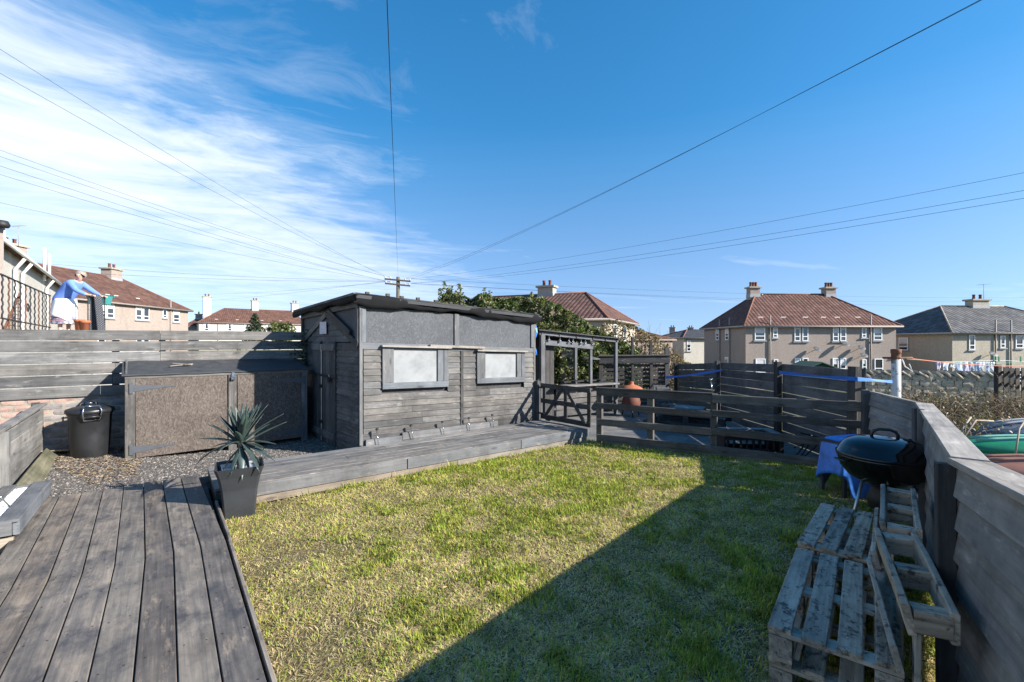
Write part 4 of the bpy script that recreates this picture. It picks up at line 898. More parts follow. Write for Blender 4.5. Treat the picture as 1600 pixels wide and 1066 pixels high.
# stone pillar behind the bar
pil = thing('stone_pillar', 'pale stacked stone pillar with ivy on it inside the bar shelter', 'pillar', D(886, 640, 11.6)+V((0, 0, 0)))
pc_ = D(886, 560, 11.6); pme = [rock_mesh('stone', .17, .085, .2, MT['coping'], .10, 80+i) for i in range(5)]
mk('pillar_core', [(-.16, -.08, 0), (.16, -.08, 0), (.16, .08, 0), (-.16, .08, 0), (-.16, -.08, 1.36), (.16, -.08, 1.36), (.16, .08, 1.36), (-.16, .08, 1.36)],
   [(0, 1, 5, 4), (1, 2, 6, 5), (2, 3, 7, 6), (3, 0, 4, 7), (4, 5, 6, 7)], MT['mortar'], pil, T((pc_.x, pc_.y, 0)))
for r_ in range(15):
    for c_ in range(2):
        setparent_data('stone', pme[random.randrange(5)], pil, T((pc_.x-.085+.17*c_+(.03 if r_ % 2 else -.02), pc_.y+rnd(-.01, .01), .05+.09*r_)))
ivy2 = thing('ivy_plant', 'green ivy growing round the stone pillar in the bar shelter', 'ivy', (pc_.x+.2, pc_.y+.3, 0))
leafcloud(900, lambda n: np.stack([pc_.x+.05+rng.normal(0, .12, n)+.9*rng.random(n)**1.6, pc_.y-.16+rng.random(n)*.5, .55+.95*rng.random(n)], -1), (.02, .05), [(.05, .085, .025), (.09, .13, .04), (.03, .05, .02)], 'foliage', ivy2)
tube('stem', [V((pc_.x+.2, pc_.y-.1, 0)), V((pc_.x+.25, pc_.y, 1.3))], .015, MT['pole'], ivy2)
# garden back wall behind the shelter
bwl = thing('boundary_fence', 'dark board fence at the back of the patio behind the bar shelter', 'fence', (1.2, 12.2, 0))
for k in range(6): plank('board', V((-.6, 12.0, .12+.15*k)), V((2.4, 12.3, .12+.15*k)), (0, 0, 1), .14, .02, MT['dark'], bwl)
for x_ in (-.5, .9, 2.3): plank('post', V((x_, 12.28, -.05)), V((x_, 12.28, .98)), (1, 0, 0), .08, .08, MT['dark'], bwl)
# slatted screen
sc_ = thing('slatted_screen', 'dark slatted timber screen with a wide top beam behind the chiminea', 'screen', D(990, 640, 10.4)*1)
SX = lambda px: D(px, 560, 10.4).x
plank('beam', D(936, 562.5, 10.4), D(1046, 561.5, 10.4), (0, 0, 1), .17, .05, MT['dark'], sc_)
plank('beam_cap', D(935, 556, 10.39), D(1047, 555, 10.39), (0, 0, 1), .03, .09, MT['rail'], sc_)
for k in range(11): plank('slat', D(938, 571+6.6*k, 10.46), D(1044, 571+6.6*k+rnd(-.5, .5), 10.46), (0, 0, 1), .062, .018, MT['dark'], sc_)
for px, yt, w_ in ((938.5, 553, .09), (988, 527, .055), (1017, 536, .065), (1042, 543, .10)):
    p = D(px, yt, 10.43); plank('post', V((p.x, p.y+.0, -.05)), p, (1, 0, 0), w_, .06, MT['dark'], sc_)
# chiminea
cc_ = V((2.47, 9.55, 0)); ch = thing('chiminea', 'orange terracotta chiminea with a round lid on the patio', 'chiminea', cc_)
lathe('body', [(.10, .12), (.165, .17), (.19, .28), (.165, .40), (.12, .47), (.11, .53)], MT['rustred'], ch, T(cc_), 24)
ldc = lathe('lid', [(.09, .53), (.235, .545), (.24, .56), (.20, .595), (.13, .63), (.06, .65), (.05, .69), (.06, .705), (.0, .71)], MT['terracotta'], ch, T(cc_), 24)
for k in range(3):
    q = 2.1*k+.4; tube('stand_leg', [cc_+V((.15*math.cos(q), .15*math.sin(q), .2)), cc_+V((.2*math.cos(q), .2*math.sin(q), 0))], .012, MT['iron'], ch)
# dark blue crate
kr = thing('garden_crate', 'dark blue slatted crate under the slatted screen', 'crate', (3.2, 9.95, 0))
for x_ in (3.08, 3.32): plank('post', V((x_, 9.8, 0)), V((x_, 9.8, .58)), (1, 0, 0), .04, .04, MT['fence_blue'], kr)
for k in range(5): plank('slat', V((3.07, 9.775, .06+.12*k)), V((3.33, 9.775, .06+.12*k)), (0, 0, 1), .05, .015, MT['fence_blue'], kr)
plank('back_panel', V((3.07, 10.0, .3)), V((3.33, 10.0, .3)), (0, 0, 1), .58, .02, MT['fence_blue'], kr)
# table heater
ht = thing('patio_heater', 'small grey mushroom shaped heater inside the bar shelter', 'heater', (1.55, 9.95, .72)); hb = D(922, 560, 9.75)
lathe('hood', [(.0, .04), (.12, .02), (.21, -.01), (.215, -.02), (.0, -.015)], MT['dish'], ht, T((hb.x, hb.y, hb.z)), 20)
tube('pole', [V((hb.x, hb.y, .715)), V((hb.x, hb.y, hb.z-.02))], .03, MT['dish'], ht, 10)
# back fence of wide dark boards
QF = [V((4.22, 5.62, 1.208)), V((4.31, 7.35, 1.188)), V((4.437, 9.8, 1.10)), V((4.51, 12.5, .925))]
bf = thing('board_fence', 'tall dark grey board fence with bright gaps behind the patio', 'fence', (4.31, 7.35, 0))
for (a_, b_) in zip(QF, QF[1:]):
    for k in range(9):
        dz = V((0, 0, -.078-.152*k)); j = rnd(-.006, .006); j2 = rnd(-.006, .006)
        plank('board', a_+dz+V((0, .02, j)), b_+dz+V((0, -.02, j2)), (0, 0, 1), .143+rnd(-.006, .002), .022, MT['fence_blue'], bf, .004, .004)
for q_, w_ in zip(QF, (.13, .10, .10, .10)): plank('post', V((q_.x-.07, q_.y, -.1)), V((q_.x-.07+(.03 if w_ > .12 else 0), q_.y, q_.z+.03)), (0, 1, 0), w_, .08, MT['dark'], bf)
# blue ratchet straps
def ribbon(name, pts, w, mat, label, cat, group=None):
    pts = [V(p) for p in pts]; vs = []; fs = []
    for i, p in enumerate(pts):
        wv = w*(.75+.25*math.cos(i*1.1)); vs += [p+V((0, 0, wv/2))-pts[0], p-V((0, .006, wv/2))-pts[0]]
    for i in range(len(pts)-1): fs.append((i*2, i*2+1, i*2+3, i*2+2))
    o = mk(name, vs, fs, mat, None, T(pts[0])); o.modifiers.new('t', 'SOLIDIFY').thickness = .004; tag(o, label, cat, group); return o
ribbon('ratchet_strap', [D(1040+90*k/8, 590-12*k/8+1.2*math.sin(k/8*math.pi), 10.33-.65*k/8) for k in range(9)], .055, MT['strap'], 'blue strap tied from the slatted screen to the dark fence', 'strap', 'blue straps')
POLE = V((4.667, 5.6, 0))
sp_ = [D(1217, 582, 7.15), D(1260, 586.5, 6.5), D(1300, 590, 5.95), D(1340, 592.5, 5.42), D(1368, 594.5, 5.46), D(1394, 596.5, 5.54)]
ribbon('ratchet_strap', [sp_[k//2] if k % 2 == 0 else (sp_[k//2]+sp_[k//2+1])/2 for k in range(11)], .05, MT['strap'], 'long blue strap stretched from the dark fence to the white post', 'strap', 'blue straps')
# pallet platform and fire table
def pallet(name, label, M, L=.97, W=.46, ns=4, sw=.088, h=.144, mat='pallet', group='old wooden pallets', cat='pallet', bottom=True):
    t = bpy.data.objects.new(name, None); t.empty_display_size = .1; link(t, None, M); tag(t, label, cat, group); m_ = MT[mat]
    def lp(x, y, z): return M @ V((x, y, z))
    upv = M.to_3x3() @ V((0, 0, 1))
    for k in range(ns):
        y = -W/2+sw/2+(W-sw)*k/(ns-1)+rnd(-.004, .004)
        plank('slat', lp(-L/2+rnd(-.006, .006), y, h-.009), lp(L/2+rnd(-.006, .006), y+rnd(-.006, .006), h-.009), upv, .018, sw+rnd(-.004, .004), m_, t, .003, .002)
    for x in (-L/2+.05, 0, L/2-.05):
        plank('bearer', lp(x, -W/2, h-.029), lp(x, W/2, h-.029), upv, .019, .085, m_, t, .003)
        for y in (-W/2+.045, W/2-.045): plank('block', lp(x-.045, y, h-.083), lp(x+.045, y, h-.083), upv, .086, .088, m_, t, .004)
    if bottom:
        for y in (-W/2+.045, W/2-.045): plank('bottom_board', lp(-L/2, y, .010), lp(L/2, y, .010), upv, .018, .09, m_, t, .003)
    return t
pm = Matrix.Translation(V((3.05, 8.15, 0))) @ Matrix.Rotation(R(-38), 4, 'Z')
pallet('pallet', 'dark pallet lying flat on the patio boards, lower of two', pm, 1.2, .8, 6, .095, mat='dark', group='dark patio pallets')
pallet('pallet', 'dark pallet stacked on another on the patio, upper of two', Matrix.Translation(V((3.15, 8.1, .146))) @ Matrix.Rotation(R(-34), 4, 'Z'), 1.2, .8, 6, .095, mat='dark', group='dark patio pallets')
o = box('seat_cushion', V((3.2, 8.3, .292)), .5, .42, .07, MT['dish'], None, R(-30), .02); tag(o, 'flat pale grey cushion on the dark patio pallets', 'cushion')
ft = thing('fire_table', 'low black slotted fire table with charcoal tray behind the rail fence', 'fire table', (3.27, 6.45, 0)); fc = V((3.29, 6.45, 0)); fx = V((1, -.12, 0)).normalized(); fy = V((.12, 1, 0)).normalized()
def fp(x, y, z): return fc+fx*x+fy*y+V((0, 0, z))
for sy in (-.24, .24):
    for z, h in ((.03, .06), (.235, .05)): plank('frame_rail', fp(-.37, sy, z), fp(.37, sy, z), (0, 0, 1), h, .03, MT['iron'], ft)
    for k in range(9): plank('bar', fp(-.34+.085*k, sy, .05), fp(-.34+.085*k, sy, .22), fx, .026, .02, MT['iron'], ft)
for sx in (-.37, .37): plank('side_panel', fp(sx, -.24, .13), fp(sx, .24, .13), (0, 0, 1), .26, .02, MT['iron'], ft)
for a_, b_, w_ in (((-.40, -.23), (.40, -.23), .10), ((-.40, .23), (.40, .23), .10)): plank('rim', fp(a_[0], a_[1], .275), fp(b_[0], b_[1], .275), (0, 0, 1), .03, w_, MT['deck_blue'], ft)
for sx in (-.35, .35): plank('rim', fp(sx, -.178, .2755), fp(sx, .178, .2755), (0, 0, 1), .03, .10, MT['deck_blue'], ft)
sheet('tray', [fp(-.3, -.18, .255), fp(.3, -.18, .255), fp(.3, .18, .255), fp(-.3, .18, .255)], MT['iron'], ft, .02)
for k in range(26):
    setparent_data('charcoal', rock_mesh('charcoal', rnd(.04, .07), .035, rnd(.04, .06), MT['iron'], .2, k), ft, T(fp(rnd(-.25, .25), rnd(-.14, .14), .27), rnd(0, 3)))
fd = thing('folding_chair', 'folded black metal garden chair lying by the rail fence', 'chair', (4.0, 6.1, 0))
fl_ = lambda px, py, d: D(px, py, d)
for a_, b_ in (((1240, 684), (1250, 676)), ((1250, 676), (1287, 686)), ((1287, 686), (1254, 716)), ((1232, 713), (1254, 716)), ((1240, 700), (1268, 690)), ((1256, 697), (1242, 714)), ((1264, 694), (1250, 716))):
    tube('frame_tube', [fl_(*a_, 6.05+.004*(a_[0]-1250)), fl_(*b_, 6.05+.004*(b_[0]-1250))], .010, MT['iron'], fd)

# ================================================================== RIGHT FENCE
rt = thing('board_fence', 'blue grey painted board fence with bleached flat capping along the right side', 'fence', FC)
def sect(p, q_, rows, cap, n_in, capm='cap', mat='fence_slate', zt=CAPZ, zp=None, joints=()):
    zp = zt if zp is None else zp
    d_ = (q_-p); L = d_.length; d_ = d_.normalized()
    for k in range(rows):
        z0 = zp-.092-.137*k; z1 = zt-.092-.137*k
        if True:
            plank('board', p+d_*.002+n_in*.012+V((0, 0, z0+rnd(-.005, .005))), q_-d_*.002+n_in*.012+V((0, 0, z1+rnd(-.005, .005))), V((0, 0, 1))-n_in*.16, .154, .019, MT[mat], rt, .004, .002)
    if cap: plank('capping', p-d_*.01+V((0, 0, zp-.014))-n_in*.02, q_+d_*.015+V((0, 0, zt-.016))-n_in*.02, (0, 0, 1), .028, cap, MT[capm], rt, .004, .002)
d1 = (FC-FJ).normalized(); N1 = V((-d1.y, d1.x, 0)); d2 = (FJ-FN).normalized(); N2 = V((-d2.y, d2.x, 0)); d3 = (FE-FC).normalized(); N3 = V((-d3.y, d3.x, 0))
sect(FJ, FC, 7, .125, N1, zp=CAPJ); sect(FN, FJ-d2*.02, 10, .14, N2, zt=CAPJ-.004, zp=1.25); sect(FC+d3*.02, FE, 7, .05, N3, zt=CAPZ-.01)
plank('post', FJ+N1*.055+V((-.01, -.02, -.05)), FJ+N1*.055+V((.02, .02, CAPJ-.04)), d2, .06, .065, MT['dark'], rt)
plank('post', FJ-N1*.05+V((0, .02, -.4)), FJ-N1*.05+V((0, .02, CAPJ-.05)), d2, .08, .07, MT['dark'], rt)
plank('post', FN+d2*.3+N2*.055+V((0, 0, -.05)), FN+d2*.3+N2*.055+V((0, 0, CAPZ-.04)), d2, .06, .065, MT['dark'], rt)
plank('post', FC+N1*.05+V((-.03, -.06, -.05)), FC+N1*.05+V((-.03, -.06, CAPZ-.05)), d3, .05, .06, MT['fence_blue'], rt)
plank('post', FE+N3*.06+V((0, -.03, -.05)), FE+N3*.06+V((0, -.03, CAPZ)), d3, .07, .07, MT['dark'], rt)
tube('screw_hook', [FJ+(FC-FJ)*.12+N1*.03+V((0, 0, .88)), FJ+(FC-FJ)*.12+N1*.06+V((0, 0, .89)), FJ+(FC-FJ)*.13+N1*.065+V((0, 0, .92))], .005, MT['iron'], rt)
o = plank('timber_stake', V((3.02, 3.39, 0)), V((3.32, 3.74, .99)), (.6, .8, 0), .045, .045, MT['rail']); tag(o, 'taller rough timber stake leaning on the right fence by the barbecue', 'stake', 'leaning stakes')
o = plank('timber_stake', V((3.06, 3.32, 0)), V((3.30, 3.64, .92)), (.6, .8, 0), .045, .045, MT['dark']); tag(o, 'shorter dark timber stake leaning on the right fence by the barbecue', 'stake', 'leaning stakes')

# ================================================================== PALLET BENCHES
def seatM(NL, FL, W, z): 
    a_ = (FL-NL).normalized(); r_ = V((a_.y, -a_.x, 0)); c = (NL+FL)/2+r_*W/2; return frame(V((c.x, c.y, z)), a_, (0, 0, 1))
NL1, FL1 = V((1.136, 2.05, 0)), V((1.72, 2.80, 0)); NL2, FL2 = V((1.79, 2.90, 0)), V((2.40, 3.58, 0))
pallet('pallet', 'lower pallet of the bench nearest the camera', seatM(NL1, FL1, .47, 0), .95, .46)
pallet('pallet', 'upper slatted seat pallet of the bench nearest the camera', seatM(NL1, FL1, .47, .15), .97, .46)
pallet('pallet', 'lower pallet of the bench next to the barbecue', seatM(NL2, FL2, .45, 0), .90, .44)
pallet('pallet', 'upper slatted seat pallet of the bench next to the barbecue', seatM(NL2, FL2, .45, .15), .91, .44)
def backrest(label, A0, A1, B0, B1, z=.56, zlow=.30):
    t = thing('upright_pallet', label, 'pallet', (A0+A1)/2, 'pallet backrests')
    A0, A1, B0, B1 = [V((p.x, p.y, 0)) for p in (A0, A1, B0, B1)]; up = V((0, 0, 1)); ln = (A1-A0).normalized(); out = (B0-A0).normalized()
    plank('slat', A0+up*(z-.05), A1+up*(z-.05), up-out*.2, .115, .026, MT['pallet'], t, .004, .002)
    plank('slat', A0+up*(zlow+.05)-out*.035, A1+up*(zlow+.05)-out*.035, up+out*-.25, .10, .024, MT['pallet'], t, .004)
    plank('slat', B0+up*(z-.05), B1+up*(z-.05), up, .115, .026, MT['pallet'], t, .004, .002)
    for k in (.04, .5, .96):
        p, q_ = A0.lerp(A1, k), B0.lerp(B1, k); dd = (q_-p).normalized()
        plank('block', p+dd*.012+up*(z-.052), q_-dd*.012+up*(z-.052), up, .085, .075, MT['pallet'], t)
        plank('upright', p+dd*.03+up*.0, p+dd*.03+up*(z-.10), ln, .05, .022, MT['pallet'], t)
backrest('tall pallet backrest of the bench nearest the camera', V((1.93, 2.42, 0)), V((1.48, 1.72, 0)), V((2.06, 2.36, 0)), V((1.60, 1.66, 0)))
backrest('pallet backrest of the bench next to the barbecue', V((2.56, 3.16, 0)), V((2.02, 2.50, 0)), V((2.67, 3.07, 0)), V((2.13, 2.41, 0)))
# green wire rack glimpsed under the far bench
rk = thing('wire_rack', 'green wire rack stored under the bench next to the barbecue', 'rack', (2.3, 3.15, .02))
for k in range(12): tube('wire', [V((2.10+.016*k, 3.22-.018*k, .10)), V((2.32+.016*k, 3.46-.018*k, .10))], .003, MT['greenroof'], rk, 4)

# ================================================================== BARBECUE
bq = V((3.02, 3.75, -.037)); bb = thing('kettle_barbecue', 'black enamel kettle barbecue with domed lid on tubular legs', 'barbecue', bq)
lathe('bowl', [(.06, .42), (.15, .435), (.235, .485), (.29, .555), (.308, .63), (.314, .642), (.314, .655), (.30, .655)], MT['enamel'], bb, T(bq), 48)
ldb = lathe('lid', [(.312, .656), (.320, .659), (.320, .672), (.308, .680), (.290, .725), (.250, .768), (.18, .797), (.095, .808), (.0, .811)], MT['enamel'], bb, T(bq), 48)
hp = [(-.085, .865), (-.085, .90), (-.07, .925), (-.035, .94), (.035, .94), (.07, .925), (.085, .90), (.085, .862)]
hx = V((.86, -.5, 0)); tube('handle', [bq+hx*(x+.01)+V((0, 0, z-.072)) for x, z in hp], .0125, MT['blackplastic'], ldb, 8)
lathe('vent', [(.045, .0), (.045, .006), (.012, .010), (.010, .02), (.0, .022)], MT['iron'], ldb, Matrix.Translation(bq+V((.13, -.10, .792))) @ Matrix.Rotation(R(18), 4, 'Y'), 14)
for an in (188, 242, 335):
    q = R(an); e = V((math.cos(q), math.sin(q), 0)); tube('leg', [bq+e*.19+V((0, 0, .455)), bq+e*.33+V((0, 0, .01))], .0125, MT['alu'], bb, 10)
tube('leg_brace', [bq+V((-.30, .17, .10)), bq+V((0, 0, .14)), bq+V((.30, .17, .10))], .008, MT['alu'], bb)
lathe('ash_catcher', [(.02, .22), (.10, .23), (.105, .32), (.09, .36), (.06, .43)], MT['iron'], bb, T(bq), 20)
for s_ in (-1, 1): tube('side_handle', [bq+V((.31*s_, .05, .62)), bq+V((.36*s_, .05, .625)), bq+V((.36*s_, -.05, .625)), bq+V((.31*s_, -.05, .62))], .008, MT['blackplastic'], bb)
# tarpaulin covered table behind it
tb = thing('covered_table', 'small table draped in crumpled blue tarpaulin behind the barbecue', 'table', (3.42, 4.68, 0))
vs = []; fs = []; ring = 36; lev = 7; tc0 = V((3.50, 4.72, 0)); hx_, hy_ = .30, .17; ax_ = V((.93, .25, 0)).normalized(); ay_ = V((-ax_.y, ax_.x, 0))
for l in range(lev):
    for k in range(ring):
        q = 2*math.pi*k/ring; cx_, sx_ = math.cos(q), math.sin(q); pw = .45; x = hx_*math.copysign(abs(cx_)**pw, cx_); y = hy_*math.copysign(abs(sx_)**pw, sx_)
        f_ = l/(lev-1); fold = .06*f_*math.sin(q*7+1.3*l*.3)+.03*f_*math.sin(q*13+l); sc = 1+.10*f_+fold*1.2
        z = .565-.38*f_-.05*f_*math.sin(q*3+.8)-(.16*f_ if cx_ > -.6 and cx_ < .0 else 0)+rnd(-.006, .006)
        if l == 0: sc = .96; z = .57
        vs.append(ax_*x*sc+ay_*y*sc+V((0, 0, z)))
for l in range(lev-1):
    for k in range(ring): fs.append((l*ring+k, l*ring+(k+1) % ring, (l+1)*ring+(k+1) % ring, (l+1)*ring+k))
vs.append(V((0, 0, .575))); fs += [(k, len(vs)-1, (k+1) % ring) for k in range(ring)]
fs = [tuple(reversed(f_)) for f_ in fs]
o = mk('tarpaulin', vs, fs, MT['tarp'], tb, T(tc0), True); o.modifiers.new('s', 'SUBSURF').render_levels = 1; o.modifiers.new('t', 'SOLIDIFY').thickness = .006
plank('table_top', tc0-ax_*.31+V((0, 0, .54)), tc0+ax_*.31+V((0, 0, .54)), (0, 0, 1), .02, .30, MT['dark'], tb)
for sx in (-.27, .27):
    for sy in (-.12, .12): plank('leg', tc0+ax_*sx+ay_*sy, tc0+ax_*sx+ay_*sy+V((0, 0, .53)), (1, 0, 0), .035, .035, MT['dark'], tb)
# ================================================================== HOUSES
def at_px(P0, d, px):
    """distance along the line P0 + s d that shows at picture column px"""
    r = (px-CX)/F; return (r*P0.y-P0.x)/(d.x-r*d.y)
def uvmesh(name, faces, mat, parent, M):
    """faces: list of (points, u axis, v axis, origin)"""
    vs = []; fs = []; uvs = []; o = M.translation
    for pts, ua, va, og in faces:
        i0 = len(vs); vs += [p-o for p in pts]; fs.append(tuple(range(i0, i0+len(pts))))
        uvs += [((p-og).dot(ua), (p-og).dot(va)) for p in pts]
    ob = mk(name, vs, fs, mat, parent, M); l = ob.data.uv_layers.new(name='UVMap')
    l.data.foreach_set('uv', [c for uv in uvs for c in uv]); return ob
def win_frame(W, Hh, fw=.055, transom=.32):
    vs = []; fs = []
    def bar(x0, x1, z0, z1):
        i = len(vs)
        for y in (0, .05):
            vs.extend([(x0, y, z0), (x1, y, z0), (x1, y, z1), (x0, y, z1)])
        fs.extend([(i, i+1, i+2, i+3), (i+7, i+6, i+5, i+4), (i, i+4, i+5, i+1), (i+1, i+5, i+6, i+2), (i+2, i+6, i+7, i+3), (i+3, i+7, i+4, i)])
    w, h = W/2, Hh/2
    bar(-w, -w+fw, -h, h); bar(w-fw, w, -h, h); bar(-w+fw, w-fw, h-fw, h); bar(-w+fw, w-fw, -h, -h+fw)
    if transom: bar(-w+fw, w-fw, -h+transom*Hh-fw/2, -h+transom*Hh+fw/2)
    return vs, fs
def window(parent, p, d, out, W, Hh, curtain=False, sill='lead', transom=.3):
    """p = centre on the wall face"""
    M = frame(p+out*.005, d, (0, 0, 1))         # local y points into the wall
    if (M.to_3x3() @ V((0, 1, 0))).dot(out) > 0: M = frame(p+out*.005, -d, (0, 0, 1))
    sr = mk('window', [(-W/2-.09, 0, -Hh/2-.04), (W/2+.09, 0, -Hh/2-.04), (W/2+.09, 0, Hh/2+.06), (-W/2-.09, 0, Hh/2+.06)], [(0, 1, 2, 3)], MT['pipe'], parent, M)
    fv, ff = win_frame(W, Hh, .06, transom)
    mk('frame', fv, ff, MT['upvc'], sr, M @ Matrix.Translation((0, -.055, 0)))
    mk('pane', [(-W/2, 0, -Hh/2), (W/2, 0, -Hh/2), (W/2, 0, Hh/2), (-W/2, 0, Hh/2)], [(0, 1, 2, 3)], MT['glass'], sr, M @ Matrix.Translation((0, -.02, 0)))
    if not curtain and random.random() < .55:
        k = rnd(.15, .5); mk('blind', [(-W/2+.05, 0, Hh/2-.05-k*Hh), (W/2-.05, 0, Hh/2-.05-k*Hh), (W/2-.05, 0, Hh/2-.04), (-W/2+.05, 0, Hh/2-.04)], [(0, 1, 2, 3)], MT['curtain'], sr, M @ Matrix.Translation((0, -.026, 0)))
    if curtain:
        for s in (-1, 1):
            mk('curtain', [(s*W*.46, 0, -Hh*.44), (s*W*.24, 0, -Hh*.44), (s*W*.10, 0, Hh*.44), (s*W*.46, 0, Hh*.44)], [(0, 1, 2, 3) if s > 0 else (3, 2, 1, 0)], MT['curtain'], sr, M @ Matrix.Translation((0, -.028, 0)))
    plank('sill', p-d*(W/2+.12)+out*.06+V((0, 0, -Hh/2-.07)), p+d*(W/2+.12)+out*.06+V((0, 0, -Hh/2-.07)), (0, 0, 1), .08, .12, MT[sill], sr)
    return sr
def chimney(parent, p, w, dpt, z0, z1, d, wall, pots=2, pot='rustred', cap='cement', aerial=False):
    c = box('chimney', V((p.x, p.y, z0)), w, dpt, z1-z0, MT[wall], parent, x=d)
    box('chimney_cap', V((p.x, p.y, z1+.002)), w+.25, dpt+.25, .14, MT[cap], c, x=d)
    box('flashing', V((p.x, p.y, z0+.2)), w+.05, dpt+.05, .3, MT['lead'], c, x=d)
    for k in range(pots):
        q_ = p+d*(w*.62*((k+.5)/pots-.5)*1.3); lathe('chimney_pot', [(.13, 0), (.115, .08), (.10, .33), (.125, .37), (.125, .42), (.08, .42)], MT[pot if k % 3 else 'rustred'], c, T((q_.x, q_.y, z1+.14)), 12)
    if aerial:
        a0 = V((p.x+w*.4, p.y, z1)); tube('aerial_mast', [a0, a0+V((0, 0, 1.5))], .02, MT['lead'], c, 5)
        tube('aerial_boom', [a0+V((-.5, 0, 1.42)), a0+V((.5, 0, 1.5))], .014, MT['lead'], c, 5)
        for k in range(6): q_ = a0+V((-.45+.18*k, 0, 1.425+.014*k)); tube('aerial_element', [q_-V((0, .2, 0)), q_+V((0, .2, 0))], .008, MT['lead'], c, 4)
    return c
def hip_house(name, label, P0, P1, depth, zg, ze, zr, hl, hr, wall, roof, wins=(), chims=(), pipes=(), dishes=(), vents=(), swins=(), spipes=(), ridge='ridge', group='houses around the garden', rwins=(), over=.32, gutter='pipe'):
    P0, P1 = V((P0[0], P0[1], 0)), V((P1[0], P1[1], 0)); d = (P1-P0).normalized(); L = (P1-P0).length; bk = V((-d.y, d.x, 0)); out = -bk
    t = thing(name, label, 'house', P2((P0+P1)/2, zg), group)
    def q(s, w, z): return P0+d*s+bk*w+V((0, 0, z))
    c = q(L/2, depth/2, zg)
    wv = [q(0, 0, zg), q(L, 0, zg), q(L, depth, zg), q(0, depth, zg), q(0, 0, ze), q(L, 0, ze), q(L, depth, ze), q(0, depth, ze)]
    mk('wall', [p-c for p in wv], [(0, 1, 5, 4), (1, 2, 6, 5), (2, 3, 7, 6), (3, 0, 4, 7)], MT[wall], t, T(c))
    o = over; rise = zr-ze; sl = rise/(depth/2); zo = ze-o*sl*.6
    E = [q(-o, -o, zo), q(L+o, -o, zo), q(L+o, depth+o, zo), q(-o, depth+o, zo)]; RL, RR = q(hl, depth/2, zr), q(L-hr, depth/2, zr)
    up = V((0, 0, 1)); vf = (bk*(depth/2+o)+up*(zr-zo)).normalized(); vb = (-bk*(depth/2+o)+up*(zr-zo)).normalized()
    vl = (d*(hl+o)+up*(zr-zo)).normalized(); vr = (-d*(hr+o)+up*(zr-zo)).normalized()
    rf = uvmesh('roof', [([E[0], E[1], RR, RL], d, vf, E[0]), ([E[2], E[3], RL, RR], d, vb, E[2]), ([E[3], E[0], RL], bk, vl, E[3]), ([E[1], E[2], RR], bk, vr, E[1]),
                         ([E[3], E[2], E[1], E[0]], d, bk, E[0])], MT[roof], t, T(q(L/2, depth/2, ze)))
    for a_, b_ in ((RL, RR), (E[0], RL), (E[1], RR), (E[3], RL), (E[2], RR)): tube('ridge_tiles', [a_+up*.02, b_+up*.02], .06, MT[ridge], rf, 6)
    for a_, b_ in ((0, 1), (1, 2), (3, 0)): tube('gutter', [E[a_]-up*.02, E[b_]-up*.02], .07, MT[gutter], rf, 6)
    for (px, dz) in vents:
        s = at_px(P0, d, px); p = q(s, .9, ze+.9*sl-.05); box('roof_vent', p, .42, .25, .08, MT['pipe_white'], rf, x=d)
    for (px, zc, W, Hh, *cu) in wins: window(t, q(at_px(P0, d, px), 0, zc), d, out, W, Hh, bool(cu and cu[0]))
    for (px, zc, W, Hh) in swins: window(t, q(0, at_px(P0, bk, px), zc), bk, -d, W, Hh)
    for (px, zc, W, Hh) in rwins: window(t, q(L, at_px(P1, bk, px), zc), bk, d, W, Hh)
    for (px, zt) in pipes:
        p = q(at_px(P0, d, px), -.08, 0); tube('soil_pipe', [P2(p, zg), P2(p, zt)], .055, MT[gutter], t, 8)
    for (px, zt) in spipes:
        p = P0+bk*at_px(P0, bk, px)-d*.08; tube('soil_pipe', [P2(p, zg), P2(p, zt)], .055, MT[gutter], t, 8)
    for (s, w, W, Dp, z0, z1, n_, *ae) in chims: chimney(t, q(s, w, 0), W, Dp, z0, z1, d, wall, n_, aerial=bool(ae))
    for (px, z) in dishes:
        p = q(at_px(P0, d, px), 0, z); Md = frame(p+out*.42, out.cross(up), d*.85+out*.28+up*.3)
        dsh = lathe('satellite_dish', [(.0, -.06), (.15, -.045), (.27, .0), (.28, .005), (.27, .012), (.0, -.04)], MT['dish'], t, Md, 18)
        tube('dish_bracket', [p+out*.01-up*.12, p+out*.16-up*.10, p+out*.40-up*.02], .022, MT['lead'], dsh)
        tube('dish_arm', [p+out*.38-up*.02, p+out*.60+up*.02], .014, MT['lead'], dsh)
    return t
up = V((0, 0, 1))
R1p = (18.76, 37)
